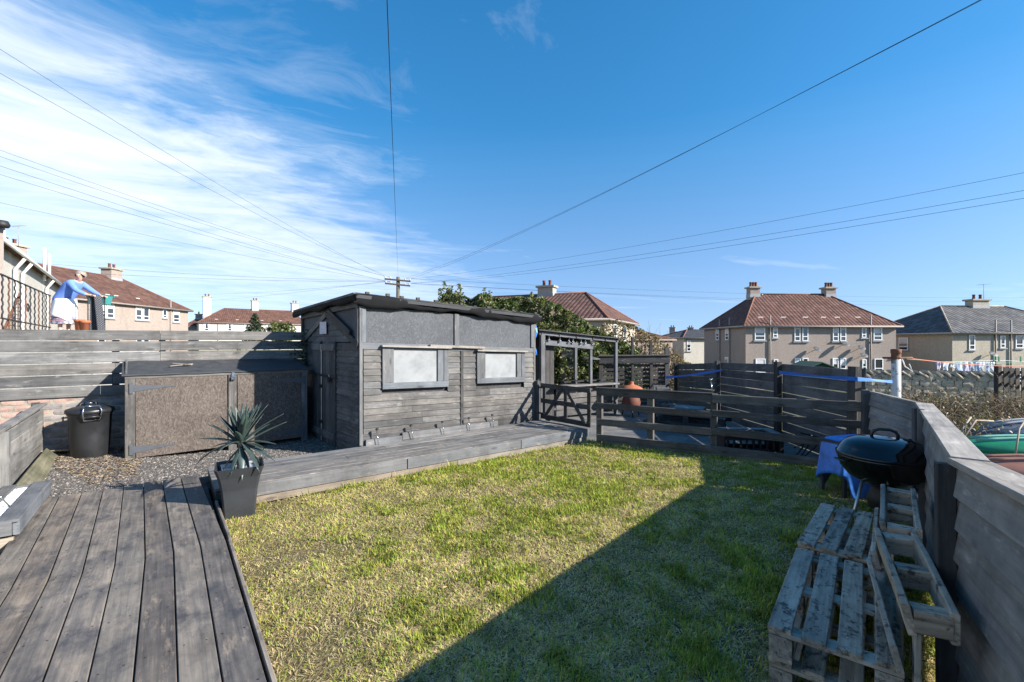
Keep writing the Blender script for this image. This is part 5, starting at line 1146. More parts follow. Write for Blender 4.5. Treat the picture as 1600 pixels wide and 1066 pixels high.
hip_house('house', 'large beige roughcast house with red tiled hipped roof and satellite dishes beyond the patio', R1p, (30.83, 37), 8.0, -2.5, 2.86, 5.70, 2.9, 2.9, 'harl', 'tile_red',
    wins=[(1187, 2.17, .82, 1.10), (1211, 2.25, .36, .85), (1245.5, 2.15, .46, 1.2), (1257.8, 2.15, .46, 1.2), (1305.3, 2.15, .46, 1.2), (1317, 2.15, .46, 1.2), (1349.5, 2.25, .34, .85), (1371, 2.17, .68, 1.1),
          (1188, -.42, .78, 1.1), (1212, -.35, .34, .85), (1246, -.42, .46, 1.2), (1258, -.42, .46, 1.2), (1317, -.42, .46, 1.2), (1305, -.42, .46, 1.2), (1350, -.35, .34, .85), (1372.5, -.42, .68, 1.1)],
    chims=[(2.7, 4.0, .85, .7, 5.2, 6.22, 3), (9.4, 4.0, .85, .7, 5.2, 6.18, 3)], pipes=[(1202.7, 3.6), (1359.5, 3.6)], spipes=[(1125.5, 3.5), (1141, 3.55)], swins=[(1121.5, 2.2, .6, 1.1), (1136.5, 2.2, .6, 1.1), (1136, -.4, .6, 1.1)],
    dishes=[(1271.6, .92), (1315.5, 1.32), (1340.5, 1.03), (1344, .42)], vents=[(1197, .1), (1233, .1), (1268, .1), (1297, .1), (1319, .1), (1352, .1)])
hip_house('house', 'cream house with grey tiled hipped roof at the right edge', (34.4, 36), (47.5, 36.6), 9.0, -3.0, 2.25, 4.62, 3.6, 3.6, 'harl_cream', 'tile_grey',
    wins=[(1518, 1.45, .48, 1.15), (1566, 1.5, .4, .95), (1592, 1.5, .62, 1.0), (1518, -1.1, .48, 1.1), (1592, -1.1, .62, 1.0)], chims=[(7.0, 4.5, 1.5, .7, 4.2, 5.1, 2, 1)],
    pipes=[(1554, 3.2), (1578, 3.2)], dishes=[(1543, .55)], swins=[(1412, 1.3, .9, 1.1)], ridge='coping')
hip_house('house', 'long pinkish house with brown roof and two chimneys behind the leaning woman', (-32.0, 28.6), (-33.6, 47.8), 8.0, -.5, 4.8, 7.5, 3.2, 3.6, 'harl_pink', 'tile_brown',
    wins=[(158.5, 4.0, .75, 1.15), (172, 4.0, .75, 1.15), (216.5, 4.0, .75, 1.15), (228, 4.0, .75, 1.15), (257, 4.15, .55, .8), (275, 4.0, .95, 1.15), (158, 1.35, .75, 1.1), (217, 1.35, .75, 1.1), (228, 1.35, .75, 1.1)],
    chims=[(5.2, 4.0, 1.5, .9, 6.9, 8.45, 2, 1), (14.6, 4.0, 1.3, .9, 6.9, 8.15, 2)], pipes=[(265.5, 5.6)], vents=[(184, .1), (197, .1), (230, .1)])
t0 = hip_house('house', 'cream white house with long gutter and vent pipes at the far left', (-15.0, 12.6), (-28.4, 28.9), 8.0, -.4, 5.0, 7.4, 3.5, 3.5, 'harl_white', 'tile_brown',
    wins=[], pipes=[], gutter='pipe_white', ridge='rustred')
LP, LD = V((-15.0, 12.6, 0)), (V((-28.4, 28.9, 0))-V((-15.0, 12.6, 0))).normalized(); LO = V((LD.y, -LD.x, 0))
for px, zb, zt in ((22, 4.7, 6.15), (33, 4.7, 6.05), (64, 4.6, 6.25), (72, 4.5, 6.2)):
    p = LP+LD*at_px(LP, LD, px)+LO*(.12 if px > 40 else -.5); tube('vent_pipe', [P2(p, zb), P2(p, zt)], .065, MT['pipe_white'], t0, 10)
for px in (18, 30, 69):
    p = LP+LD*at_px(LP, LD, px)+LO*.10; tube('down_pipe', [P2(p+LO*.25, 4.72), P2(p, 4.3), P2(p, -.3)], .055, MT['pipe_white'], t0, 8)
p = LP+LD*at_px(LP, LD, 70); lathe('satellite_dish', [(.0, -.06), (.2, -.03), (.36, .02), (.35, .03), (.0, -.04)], MT['dish'], t0, frame(P2(p, 2.9)+LO*.5, (0, 0, 1), LO*.6+V((.3, -.6, .3))), 18)
hip_house('house', 'white terraced house with red roof and three chimneys far beyond the slatted fence', (-53.0, 78), (-39.5, 89), 9.0, -.6, 4.8, 7.5, 4.2, 2.0, 'harl_white', 'tile_brown',
    wins=[(323, 3.95, 1.0, 1.25, 1), (359, 3.95, 1.0, 1.25, 1), (386, 3.95, .95, 1.25, 1), (420, 3.95, 1.0, 1.25, 1), (451, 3.95, 1.0, 1.25, 1)], vents=[(339, .1), (372, .1), (411, .1), (440, .1)],
    chims=[(1.6, 4.5, 1.2, .9, 5.5, 9.4, 2), (9.2, 4.5, 1.1, .9, 7.0, 9.1, 2, 1), (16.2, 4.5, 1.2, .9, 6.0, 9.0, 2)], pipes=[(340.5, 4.7)])
hip_house('house', 'house with red tiled hipped roof and pale chimney rising behind the ivy hedge', (-7.0, 33.7), (5.6, 27.8), 10.0, -2.4, 2.95, 5.05, 3.0, 2.6, 'harl_cream', 'tile_red',
    wins=[(900, 2.0, .8, 1.1)], chims=[(8.3, 5.0, 1.2, .8, 4.6, 5.55, 2)], rwins=[(975, 2.1, .9, 1.1), (960, 2.1, .9, 1.1)])
hip_house('house', 'distant low house with red roof half hidden by the dry shrub', (11.2, 50), (18.8, 54), 8.0, -2.5, 1.75, 3.15, 2.5, 3.0, 'harl', 'tile_red', chims=[(5.2, 4, 1.0, .8, 2.9, 3.7, 2)])
hip_house('house', 'distant house with two chimneys showing left of the large beige house', (32.5, 100), (39, 97), 8.0, -2.6, 1.3, 3.6, 2.0, 2.0, 'harl', 'tile_red', chims=[(1.8, 4, 1.2, .8, 3.2, 4.5, 2), (5.6, 4, 1.2, .8, 3.2, 4.4, 2)])
hip_house('house', 'white walled house with dark slate roof just left of the large beige house', (20.5, 55), (28, 56), 8.0, -2.5, 1.95, 3.0, 2.6, 2.6, 'harl_white', 'slate', wins=[(1076, 1.0, .5, 1.3)])
hip_house('house', 'distant orange roofed house peeping past the pinkish house', (-57, 80), (-54.3, 81), 6.0, -.6, 4.1, 5.6, 1.2, 1.2, 'harl', 'tile_brown', chims=[(1.5, 3, .9, .7, 5.2, 6.3, 1)])
o = thing('green_shed', 'small shed with dark green felt roof in front of the large beige house', 'shed', D(1282, 600, 24)*1); gc = D(1282, 575, 24)
M_ = T((gc.x, gc.y, 0)); rz_ = .75-.02
mk('wall', [(-1.0, 0, -1.8), (1.0, 0, -1.8), (1.0, 1.5, -1.8), (-1.0, 1.5, -1.8), (-1.0, 0, .05), (1.0, 0, .05), (1.0, 1.5, .05), (-1.0, 1.5, .05), (0, 0, .42), (0, 1.5, .42)], [(0, 1, 5, 8, 4), (1, 2, 6, 5), (2, 3, 7, 9, 6), (3, 0, 4, 7)], MT['greenroof'], o, M_)
mk('roof', [(-1.15, -.15, .04), (0, -.15, .47), (1.15, -.15, .04), (-1.15, 1.6, .04), (0, 1.6, .47), (1.15, 1.6, .04)], [(0, 1, 4, 3), (1, 2, 5, 4)], MT['greenroof'], o, M_).modifiers.new('t', 'SOLIDIFY').thickness = .05
# corner of the next building, cut by the left edge
nb = thing('neighbour_wall', 'corner of a grey roughcast wall with a lamp bracket at the left edge', 'wall', (-13.6, 11.9, -.1))
box('wall', V((-13.72, 11.47, -.1)), 1.75, .35, 4.45, MT['harl'], nb)
box('wall_coping', V((-13.75, 11.47, 4.352)), 1.8, .42, .10, MT['concrete'], nb)
lathe('lamp', [(.0, .12), (.12, .10), (.16, .0), (.13, -.06), (.0, -.07)], MT['iron'], nb, T((-12.74, 11.5, 4.45)), 14)
tube('lamp_bracket', [V((-12.86, 11.45, 3.9)), V((-12.74, 11.38, 4.05)), V((-12.78, 11.4, 4.28))], .03, MT['iron'], nb)

# ================================================================== POLE AND CABLES
PT = D(622, 433, 34.0); zb = float(terrain(PT.x, PT.y))
up_ = thing('utility_pole', 'wooden utility pole with two cross arms and cables fanning out over the garden', 'utility pole', (PT.x, PT.y, zb))
tube('pole', [V((PT.x, PT.y, zb-.3)), V((PT.x, PT.y, 3)), PT], [.19, .16, .13], MT['pole'], up_, 12)
arms = []
for zc, w_ in ((PT.z-.22, .95), (PT.z-.55, .92)):
    a_, b_ = V((PT.x-w_, PT.y-.14, zc+.06)), V((PT.x+w_, PT.y-.14, zc-.12)); plank('cross_arm', a_, b_, (0, 0, 1), .11, .10, MT['pole'], up_)
    for k in (.03, .22, .78, .97):
        p = a_.lerp(b_, k)+V((0, 0, .05)); lathe('insulator', [(.03, 0), (.055, .04), (.055, .09), (.04, .10), (.045, .15), (.0, .17)], MT['porcelain'], up_, T(p), 8); arms.append(p+V((0, 0, .12)))
def cable(a, e, sag, r=.008, ext=0.0, n=26):
    a, e = V(a), V(e); e2 = a+(e-a)*(1+ext)
    pts = []
    for k in range(n+1):
        s = (k/n)**.75; p = a.lerp(e2, s); p.z -= sag*4*s*(1-s); pts.append(p)
    tube('cable', pts, r*.55, MT['wire'], up_, 5, origin=a)
cable(PT, D(605, 0, 3.4), .10, .007, .10)
cable(arms[3], D(1467, 0, 7.5), .55, .009, .25); cable(arms[2], D(1452, 9, 8.2), .6, .009, .25)
cable(arms[3], D(1600, 262, 12), .35, .009, .12); cable(arms[7], D(1600, 289, 11), .35, .009, .12); cable(arms[7], D(1600, 299, 10.5), .42, .009, .12)
for (px, py, dp, ai, sg) in ((0, 70, 12, 0, .35), (0, 107, 12, 1, .38), (0, 231, 16, 0, .25), (0, 240, 15.5, 1, .30), (0, 255, 15, 4, .28), (0, 268, 15, 5, .30), (0, 314, 19, 4, .22)):
    cable(arms[ai], D(px, py, dp), sg, .010, .1)
for (px, py, dp, ai, sg) in ((1600, 462, 60, 2, .6), (1600, 466, 62, 6, .8), (1600, 478, 58, 6, .5), (0, 415, 34, 5, .35), (0, 402, 40, 4, .4), (300, 458, 80, 5, .4), (300, 470, 78, 4, .3)):
    cable(arms[ai], D(px, py, dp), sg, .014, .15)

# ================================================================== HEDGES AND TREES
def interp(px, tab): return np.interp(px, [a for a, b in tab], [b for a, b in tab])
ivt = thing('ivy_hedge', 'tall dense ivy covered hedge with ragged shoots behind the shed', 'hedge', (.3, 12.2, -.07))
TAB = [(676, 490), (690, 464), (700, 452), (716, 462), (735, 466), (760, 459), (790, 468), (820, 463), (850, 468), (880, 482), (910, 499), (940, 518), (965, 532), (1000, 548)]
def hedge_pts(n):
    px = rng.uniform(680, 1000, n); top = interp(px, TAB)
    fy = rng.random(n)**1.5; y = top+(640-top)*fy*.8
    lump = vnoise(px/16, y/15, 11)*.6+vnoise(px/7, y/7, 12)*.4
    d = 12.4-1.0*lump-.5*np.sin(np.clip((y-top)/60, 0, 1)*1.5)+rng.exponential(.16, n)*1.3
    y = y-(lump-.5)*9
    return np.stack([(px-CX)/F*d, d, H-(y-CY)/F*d], -1)
leafcloud(17000, hedge_pts, (.030, .062), [(.060, .095, .025), (.10, .135, .036), (.15, .17, .050), (.04, .065, .02), (.19, .17, .07)], 'foliage', ivt)
def shoots(n):
    k = rng.integers(0, 9, n); cx_ = np.array([694, 704, 718, 713, 757, 765, 751, 688, 830])[k]; ty = np.array([440, 446, 444, 455, 450, 455, 462, 452, 457])[k]
    t = rng.random(n); y = ty+t*34; px = cx_+rng.normal(0, 1.6+3.2*t, n); d = 12.0+rng.normal(0, .15, n)
    return np.stack([(px-CX)/F*d, d, H-(y-CY)/F*d], -1)
leafcloud(900, shoots, (.028, .055), [(.10, .13, .035), (.14, .16, .045), (.16, .14, .06)], 'shoots', ivt)
tube('trunk', [V((-1.2, 12.6, -.1)), V((-1.3, 12.6, 1.2)), V((-1.5, 12.5, 2.3))], [.10, .08, .03], MT['pole'], ivt)
tube('trunk', [V((.9, 12.7, -.1)), V((.8, 12.6, 1.2)), V((.6, 12.5, 2.2))], [.10, .08, .03], MT['pole'], ivt)
# a solid core sheet added inside the hedge to block sky between leaves
vs = []; fs = []
for i, px in enumerate(np.linspace(684, 985, 40)):
    tp = float(interp(px, TAB))+11+rnd(-2, 2); d_ = 12.75+rnd(-.1, .1); vs += [D(px, tp, d_), D(px+rnd(-1, 1), (tp+640)/2, d_-.15), D(px, 640, d_-.1)]
for i in range(39):
    for j in range(2): a_ = i*3+j; fs.append((a_, a_+3, a_+4, a_+1))
o = mk('inner_core', vs, fs, MT['stems'] if 'stems' in MT else MT['pole'], ivt); o.modifiers.new('t', 'SOLIDIFY').thickness = .25
def twig_mesh(name, n, root, spread, length, pal, parent=None, label=None, cat=None, r=(.002, .006), curl=.9, kind=None, upb=1.0, M=None):
    pts = root(n); seg = 6; yaw = rng.uniform(0, 6.28, n); el = np.clip(rng.normal(.9*upb, .45, n), -.2, 1.5); L = rng.uniform(length[0], length[1], n)
    p = pts.copy(); allp = []
    d = np.stack([np.cos(yaw)*np.cos(el), np.sin(yaw)*np.cos(el), np.sin(el)], -1)
    for s in range(seg+1):
        allp.append(p.copy()); p = p+d*(L/seg)[:, None]; d = d+rng.normal(0, .18*curl, (n, 3)); d[:, 2] -= .16*curl; d /= np.linalg.norm(d, axis=1, keepdims=True)
    P = np.stack(allp, 1); w = rng.uniform(r[0], r[1], (n, 1, 1))*np.linspace(1, .25, seg+1)[None, :, None]
    sd = np.cross(P[:, -1]-P[:, 0], rng.normal(size=(n, 3))); sd /= np.linalg.norm(sd, axis=1, keepdims=True)+1e-9; s2 = np.cross(P[:, -1]-P[:, 0], sd); s2 /= np.linalg.norm(s2, axis=1, keepdims=True)+1e-9
    V3 = np.stack([P+sd[:, None]*w, P-sd[:, None]*w*.5+s2[:, None]*w*.87, P-sd[:, None]*w*.5-s2[:, None]*w*.87], 2).reshape(n, -1, 3)
    f = []
    for s in range(seg):
        for j in range(3): f.append((s*3+j, s*3+(j+1) % 3, (s+1)*3+(j+1) % 3, (s+1)*3+j))
    q4 = (np.arange(n)[:, None, None]*((seg+1)*3)+np.array(f)[None]).reshape(-1, 4); pal = np.array(pal)
    c = np.repeat(pal[rng.integers(0, len(pal), n)]*rng.uniform(.7, 1.3, (n, 1)), (seg+1)*3, 0)
    o = np_mesh(name, V3.reshape(-1, 3), q4, MT['twig'], c, parent, M)
    if label: tag(o, label, cat)
    if kind: o['kind'] = kind
    return o
dsh = thing('dry_shrub', 'large golden brown half bare shrub to the right of the ivy hedge', 'shrub', (3.2, 14.0, -.2))
DT = [(925, 520), (945, 505), (965, 500), (985, 506), (1005, 514), (1025, 524), (1045, 540), (1062, 556), (1085, 575)]
def dry_pts(n):
    px = rng.uniform(925, 1085, n); tp = interp(px, DT); y = tp+(640-tp)*rng.random(n)**1.15; lump = vnoise(px/11, y/11, 21)
    d = 14.6-1.0*lump+rng.exponential(.25, n); y = y-(lump-.5)*10; return np.stack([(px-CX)/F*d, d, H-(y-CY)/F*d], -1)
leafcloud(9500, dry_pts, (.025, .052), [(.20, .15, .075), (.28, .20, .10), (.13, .12, .045), (.16, .10, .05), (.10, .11, .035)], 'foliage', dsh)
twig_mesh('twigs', 420, lambda n: np.stack([rng.uniform(2.7, 5.2, n), rng.uniform(14.0, 15.0, n), rng.uniform(-.2, 1.1, n)], -1), 0, (.6, 1.3), [(.17, .12, .08), (.25, .18, .12)], dsh, r=(.005, .012), curl=.5, upb=1.3)
cn_ = thing('conifer_tree', 'small dark conifer standing in front of the white terrace', 'tree', D(398, 530, 42)*1); cp_ = D(398, 487, 42)
tube('trunk', [V((cp_.x, cp_.y, -.4)), cp_], [.12, .02], MT['pole'], cn_)
def con(n):
    t = rng.random(n)**.6; lay = np.floor(t*11)/11; r_ = (.15+1.55*t)*(.55+.45*np.abs(np.sin(t*34)))*np.sqrt(rng.random(n)); a_ = rng.uniform(0, 6.28, n)
    return np.stack([cp_.x+r_*np.cos(a_), cp_.y+r_*np.sin(a_), cp_.z-.1-t*3.2-.12*r_], -1)
leafcloud(2600, con, (.06, .14), [(.02, .035, .018), (.035, .055, .025), (.05, .065, .03)], 'crown', cn_)
rs = thing('round_shrub', 'rounded yellow green shrub beside the conifer behind the fence', 'shrub', D(437, 540, 36)*1); rp0 = D(437, 520, 36)
def rsp(n):
    v_ = rng.normal(size=(n, 3)); v_ /= np.linalg.norm(v_, axis=1, keepdims=True); r_ = 1.0-.35*rng.random((n, 1)); l_ = 1+.22*np.sin(v_[:, :1]*7+v_[:, 2:]*5)
    return np.array(rp0)+v_*r_*l_*np.array([1.05, .9, .85])
leafcloud(1900, rsp, (.06, .13), [(.10, .13, .03), (.16, .17, .05), (.06, .085, .02)], 'crown', rs); tube('trunk', [V((rp0.x, rp0.y, -.4)), rp0], .08, MT['pole'], rs)
# far greenery that closes the view between the houses
def far(n):
    x = rng.uniform(-160, 190, n); y = 120+rng.uniform(0, 25, n)+.1*np.abs(x); h = 3.0+2.2*vnoise(x/9, y/40, 31)+1.5*vnoise(x/3, y/9, 32); z = -2.6+h*rng.random(n)**.7
    return np.stack([x, y, z], -1)
leafcloud(9000, far, (.35, .8), [(.05, .06, .025), (.09, .085, .04), (.12, .10, .06)], 'distant_trees', None, None, label='hazy belt of far trees and hedges on the horizon', cat='trees', kind='stuff')
# ================================================================== RIGHT-HAND NEIGHBOUR'S GARDEN
m, nt, b = newmat('peeling_white_paint'); v, r = objcoord(nt)
n1 = N(nt, 'ShaderNodeTexNoise', {'Vector': v, 'Scale': 11.0, 'Detail': 8.0, 'Roughness': .7}); n2 = N(nt, 'ShaderNodeTexNoise', {'Vector': N(nt, 'ShaderNodeMapping', {0: v, 'Scale': (6, 6, .8)}).outputs[0], 'Scale': 2.0, 'Detail': 5.0})
c = mix(nt, ramp(nt, n1.outputs[0], [(.52, 0), (.60, 1)]), (.50, .50, .48), (.16, .13, .11)); c = mix(nt, mth(nt, 'MULTIPLY', ramp(nt, n2.outputs[0], [(.5, 0), (.7, 1)]), .5), c, (.30, .22, .16))
setc(nt, b, c, .75, .3); bump(nt, b, n1.outputs[0], .4, .004); MT['peel'] = m
wp = thing('clothes_post', 'white painted iron clothes post with rusty cap behind the corner of the fence', 'post', P2(POLE, -.4))
lathe('post', [(.050, -.4), (.049, .6), (.047, 1.38)], MT['peel'], wp, T(P2(POLE, 0)), 20)
lathe('rusty_collar', [(.048, 1.335), (.056, 1.337), (.056, 1.355), (.049, 1.357), (.049, 1.40), (.054, 1.405), (.054, 1.45), (.0, 1.455)], MT['rust'], wp, T(P2(POLE, 0)), 20)
tube('hook_bar', [P2(POLE, 1.345)+V((-.16, 0, 0)), P2(POLE, 1.345)+V((.20, 0, 0))], .012, MT['rust'], wp)
tube('line_end', [P2(POLE, 1.34)+V((.07, 0, 0)), P2(POLE, 1.24)+V((.11, 0, 0)), P2(POLE, 1.18)+V((.20, 0, 0)), P2(POLE, 1.27)+V((.16, 0, 0))], .006, MT['white'], wp)
def line_thing(a, b_, sag, r, mat, label):
    pts = [V(a).lerp(V(b_), k/20)-V((0, 0, sag*4*(k/20)*(1-k/20))) for k in range(21)]
    o = tube('washing_line', pts, r, mat, None, 5); tag(o, label, 'washing line', 'washing lines'); return o
MT['orange'] = plain('orange_cord', (.45, .13, .06), .6, .1); MT['greencord'] = plain('green_cord', (.05, .25, .12), .6, .1)
LE = D(1640, 570, 9.0)
line_thing(P2(POLE, 1.35)+V((.06, 0, 0)), LE, .06, .007, MT['orange'], 'orange washing line running right from the white post')
line_thing(P2(POLE, 1.335)+V((.06, 0, 0)), D(1640, 558, 15), .12, .004, MT['greencord'], 'thin green washing line above the orange one')
for k, px in enumerate((1553, 1561, 1595)):
    p = V(P2(POLE, 1.35)).lerp(LE, (px-1410)/230*.75+.1); p = D(px, 565, 8.0); o = box('clothes_peg', p, .022, .012, .09, MT['greencord'], None); tag(o, ('leftmost green peg', 'middle green peg', 'rightmost green peg')[k]+' on the washing line above the stone wall', 'clothes peg', 'clothes pegs')
# rubble wall with upright coping
WA, WB = V((10.15, 13.95, 0)), V((13.9, 12.9, 0)); wd = (WB-WA).normalized(); wn_ = V((wd.y, -wd.x, 0)); WL = (WB-WA).length
sw = thing('stone_wall', 'low rubble stone wall with slanting coping slabs beyond the brambles', 'wall', P2((WA+WB)/2, -.4))
plank('wall_core', WA+V((0, 0, .03)), WB+V((0, 0, .0)), (0, 0, 1), .98, .26, MT['mortar'], sw)
smesh = [rock_mesh('stone', 1, 1, 1, MT['stone'], .14, 200+i) for i in range(10)]
z = -.40; row = 0
while z < .46:
    h = rnd(.11, .18); s = rnd(-.1, 0)
    while s < WL:
        w_ = rnd(.14, .34); Ms = frame(WA+wd*(s+w_/2)+wn_*(.12+rnd(-.01, .015))+V((0, 0, z+h/2)), wd, (0, 0, 1)) @ Matrix.Diagonal((w_*1.02, .12, h*1.05, 1))
        setparent_data('stone', smesh[random.randrange(10)], sw, Ms); s += w_
    z += h*.98; row += 1
cmesh = [rock_mesh('coping_stone', .36, .10, .42, MT['coping'], .08, 300+i) for i in range(6)]
s = 0
while s < WL:
    w_ = rnd(.17, .23); Ms = frame(WA+wd*s+V((0, 0, .56+rnd(-.012, .015))), (wd+V((0, 0, -.75+rnd(-.1, .1)))), (0, 0, 1)); setparent_data('coping_stone', cmesh[random.randrange(6)], sw, Ms); s += w_
# picket fence right of the wall
pk = thing('picket_fence', 'weathered brown picket fence at the right edge beyond the brambles', 'fence', D(1580, 610, 11)*1)
for k in range(7):
    p = D(1562+9.3*k, 574+rnd(-2, 2), 11.0-.1*k); plank('picket', V((p.x, p.y, -.4)), p, (1, 0, 0), .10+rnd(-.02, .01), .02, MT['rail'], pk)
for yy in (582, 599): plank('rail', D(1560, yy, 11.05), D(1635, yy, 10.4), (0, 0, 1), .07, .03, MT['rail'], pk)
plank('post', V((D(1559, 570, 11.1).x, 11.1, -.4)), D(1559, 570, 11.1), (1, 0, 0), .1, .1, MT['dark'], pk)
# washing
cols = {'white': (.75, .75, .76), 'lilac': (.55, .50, .62), 'blue': (.40, .50, .66), 'grey': (.42, .45, .50), 'pale': (.62, .66, .72)}
for k_, c_ in cols.items(): MT['cl_'+k_] = plain('cloth_'+k_, c_, .9, .1, 5)
lw = [D(1455+19*k, 564.5+1.2*math.sin(k*.9), 17.5) for k in range(10)]
tube_o = tube('washing_line', lw, .008, MT['white'], None, 5); tag(tube_o, 'far white washing line with laundry behind the stone wall', 'washing line', 'washing lines')
for k, (px, w_, h_, c_) in enumerate(((1466, 6, 14, 'lilac'), (1477, 10, 13, 'pale'), (1488, 8, 9, 'white'), (1498, 11, 17, 'blue'), (1509, 8, 18, 'lilac'), (1517, 7, 18, 'grey'), (1526, 6, 22, 'blue'), (1533, 9, 14, 'pale'), (1543, 6, 15, 'blue'), (1551, 8, 16, 'white'))):
    a_ = D(px, 566, 17.5); W = w_/F*17.5; Hh = h_/F*17.5; vs = []; fs = []
    for i in range(5):
        for j in range(6):
            u_, v_ = i/4-.5, j/5; vs.append((u_*W*(1+.08*math.sin(v_*5+k)), .03*math.sin(u_*9+v_*3+k), -v_*Hh*(1+.06*math.sin(i*2.1+k))))
    for i in range(4):
        for j in range(5): b0 = i*6+j; fs.append((b0, b0+6, b0+7, b0+1))
    o = mk('laundry', vs, fs, MT['cl_'+c_], None, T(a_), True); o.modifiers.new('t', 'SOLIDIFY').thickness = .008
    tag(o, ['leftmost lilac garment on the far washing line', 'second garment from the left on the far line, pale blue towel', 'short white garment, third from the left on the far line', 'wide blue garment, fourth from the left on the far line',
            'lilac garment, fifth from the left on the far line', 'grey garment, sixth from the left on the far line', 'long narrow blue garment, seventh from the left on the far line', 'pale garment, third from the right on the far line',
            'narrow blue garment, second from the right on the far line', 'rightmost white garment on the far washing line'][k], 'laundry', 'laundry on the far line')
# brambles
def bramble(label, c, ext, n, seed):
    t = thing('bramble_bush', label, 'brambles', P2(c, -.4)); cx_, cy_, cz_ = c
    twig_mesh('stems', n, lambda m_: np.stack([cx_+rng.normal(0, ext[0], m_), cy_+rng.normal(0, ext[1], m_), -.4+rng.random(m_)*cz_], -1), 0, (.3, .9), [(.15, .10, .07), (.24, .17, .11), (.32, .25, .17), (.09, .06, .045)], t, r=(.003, .007), curl=1.3, upb=.6, kind='stuff')
    leafcloud(int(n*2.2), lambda m_: np.stack([cx_+rng.normal(0, ext[0]*1.1, m_), cy_+rng.normal(0, ext[1]*1.1, m_), -.38+(cz_+.18)*rng.random(m_)], -1), (.015, .04), [(.16, .11, .06), (.10, .11, .04), (.25, .18, .10), (.06, .07, .03)], 'leaves', t, kind='stuff')
bramble('brambles heaped in front of the stone wall, left clump', (9.6, 10.6, .55), (.55, .5), 700, 1)
bramble('brambles beside the picket fence, right clump', (11.1, 9.9, .62), (.65, .5), 750, 2)
bramble('low tangle of dead stems behind the corner of the fence', (7.2, 8.2, .40), (.5, .5), 480, 3)
bramble('dead stems around the covered boat', (9.3, 8.4, .35), (.7, .35), 480, 4)
for k, (a_, b_) in enumerate((((1492, 690), (1517, 652)), ((1497, 660), (1552, 658)), ((1585, 685), (1600, 660)))):
    p, q_ = D(a_[0], a_[1], 6.0), D(b_[0], b_[1], 6.3); o = tube('dead_stalk', [p-V((0, 0, .3)), p.lerp(q_, .5)+V((0, 0, .02)), q_], .011, MT['kick'], None, 6); tag(o, ['pale dead stalk leaning right behind the fence capping', 'pale stalk lying almost level above the boats', 'short pale stalk at the right edge'][k], 'stalk', 'dead stalks')
# boats
def hull(name, label, c, L, W, Hh, rz, mat, rib, rimmat):
    t = thing(name, label, 'boat', c, 'upturned boats', rz); Mx = T(c, rz); n = 16; vs = []; fs = []; K = 9
    for i in range(n+1):
        u_ = i/n*2-1; w_ = W/2*(1-abs(u_)**2.6)**.8+.01; h_ = Hh*(1-.55*abs(u_)**3)
        for j in range(K):
            a_ = math.pi*j/(K-1); vs.append((u_*L/2, -math.cos(a_)*w_*(1+.06*math.sin(a_*4)), math.sin(a_)**.6*h_*(1+rib*math.cos(a_*8))))
    for i in range(n):
        for j in range(K-1): b0 = i*K+j; fs.append((b0, b0+K, b0+K+1, b0+1))
    o = mk('hull', vs, fs, mat, t, Mx, True); o.modifiers.new('t', 'SOLIDIFY').thickness = .02
    for s in (-1, 1): tube('gunwale', [Mx @ V((u_*L/2, s*(W/2*(1-abs(u_)**2.6)**.8+.015), .01)) for u_ in np.linspace(-.98, .98, 15)], .022, rimmat, t, 6)
    for y_ in (-.09, .09): tube('keel_strip', [Mx @ V((u_*L/2, y_, Hh*1.0*(1-.55*abs(u_)**3)+.02)) for u_ in np.linspace(-.8, .8, 11)], .02, rimmat, t, 6)
    return t
MT['gboat'] = plain('green_hull', (.015, .20, .095), .35, .15, 3); MT['bboat'] = plain('brown_hull', (.24, .11, .075), .45, .25, 3); MT['mint'] = plain('pale_green_trim', (.18, .42, .33), .4, .1, 3)
MT['tarpgrey'] = plain('grey_tarpaulin', (.10, .13, .17), .4, .35, 4, bumps=.5, rscale=7)
hull('kayak', 'green plastic boat lying upturned beyond the right fence', (8.05, 6.6, -.10), 3.1, .72, .24, R(-12), MT['gboat'], .05, MT['mint'])
hull('kayak', 'brown plastic boat lying upturned in front of the green one', (6.95, 5.5, -.13), 2.9, .75, .25, R(-14), MT['bboat'], .05, MT['bboat'])
t = hull('covered_boat', 'boat under a grey blue tarpaulin among the dead stems', (9.75, 8.0, -.30), 3.2, .95, .46, R(-10), MT['tarpgrey'], .09, MT['lead'])

# ================================================================== LANDING, RAILINGS AND THE WOMAN
LZ = 1.74
ld_ = thing('stair_landing', 'raised concrete landing of outside stairs behind the slatted fence', 'landing', (-11.2, 11.2, -.07))
poly = [(-8.35, 7.35), (-10.0, 10.9), (-10.05, 12.9), (-12.7, 12.9), (-12.6, 11.2), (-9.3, 7.35)]
sheet('slab', [V((x, y, LZ if y > 10 else 1.64)) for x, y in poly], MT['concrete'], ld_, .15)
for k in range(len(poly)):
    a_, b_ = V((*poly[k], 0)), V((*poly[(k+1) % len(poly)], 0)); plank('support_wall', a_.lerp(b_, .01)+V((0, 0, .68)), a_.lerp(b_, .99)+V((0, 0, .68)), (0, 0, 1), 1.50, .12, MT['concrete' if k < 2 else 'harl_white'], ld_)
rl = thing('iron_railing', 'twisted black iron railing sloping along the landing at the left edge', 'railing', (-9.8, 9.4, LZ))
ra, rb = V((-8.45, 7.62, 0)), V((-11.30, 11.28, 0))
tube('top_rail', [P2(ra, 2.655), P2(rb, 2.655)], .018, MT['iron'], rl); tube('bottom_rail', [P2(ra, 1.93), P2(rb, 1.88)], .015, MT['iron'], rl)
for k in range(11):
    p = ra.lerp(rb, .02+.096*k); n_ = 22; tw = []
    tube('baluster', [P2(p, 1.75+.9*i/n_)+V((.008*math.cos(i*1.9), .008*math.sin(i*1.9), 0)) for i in range(n_+1)], .013, MT['rust' if k % 3 == 1 else 'iron'], rl, 5)
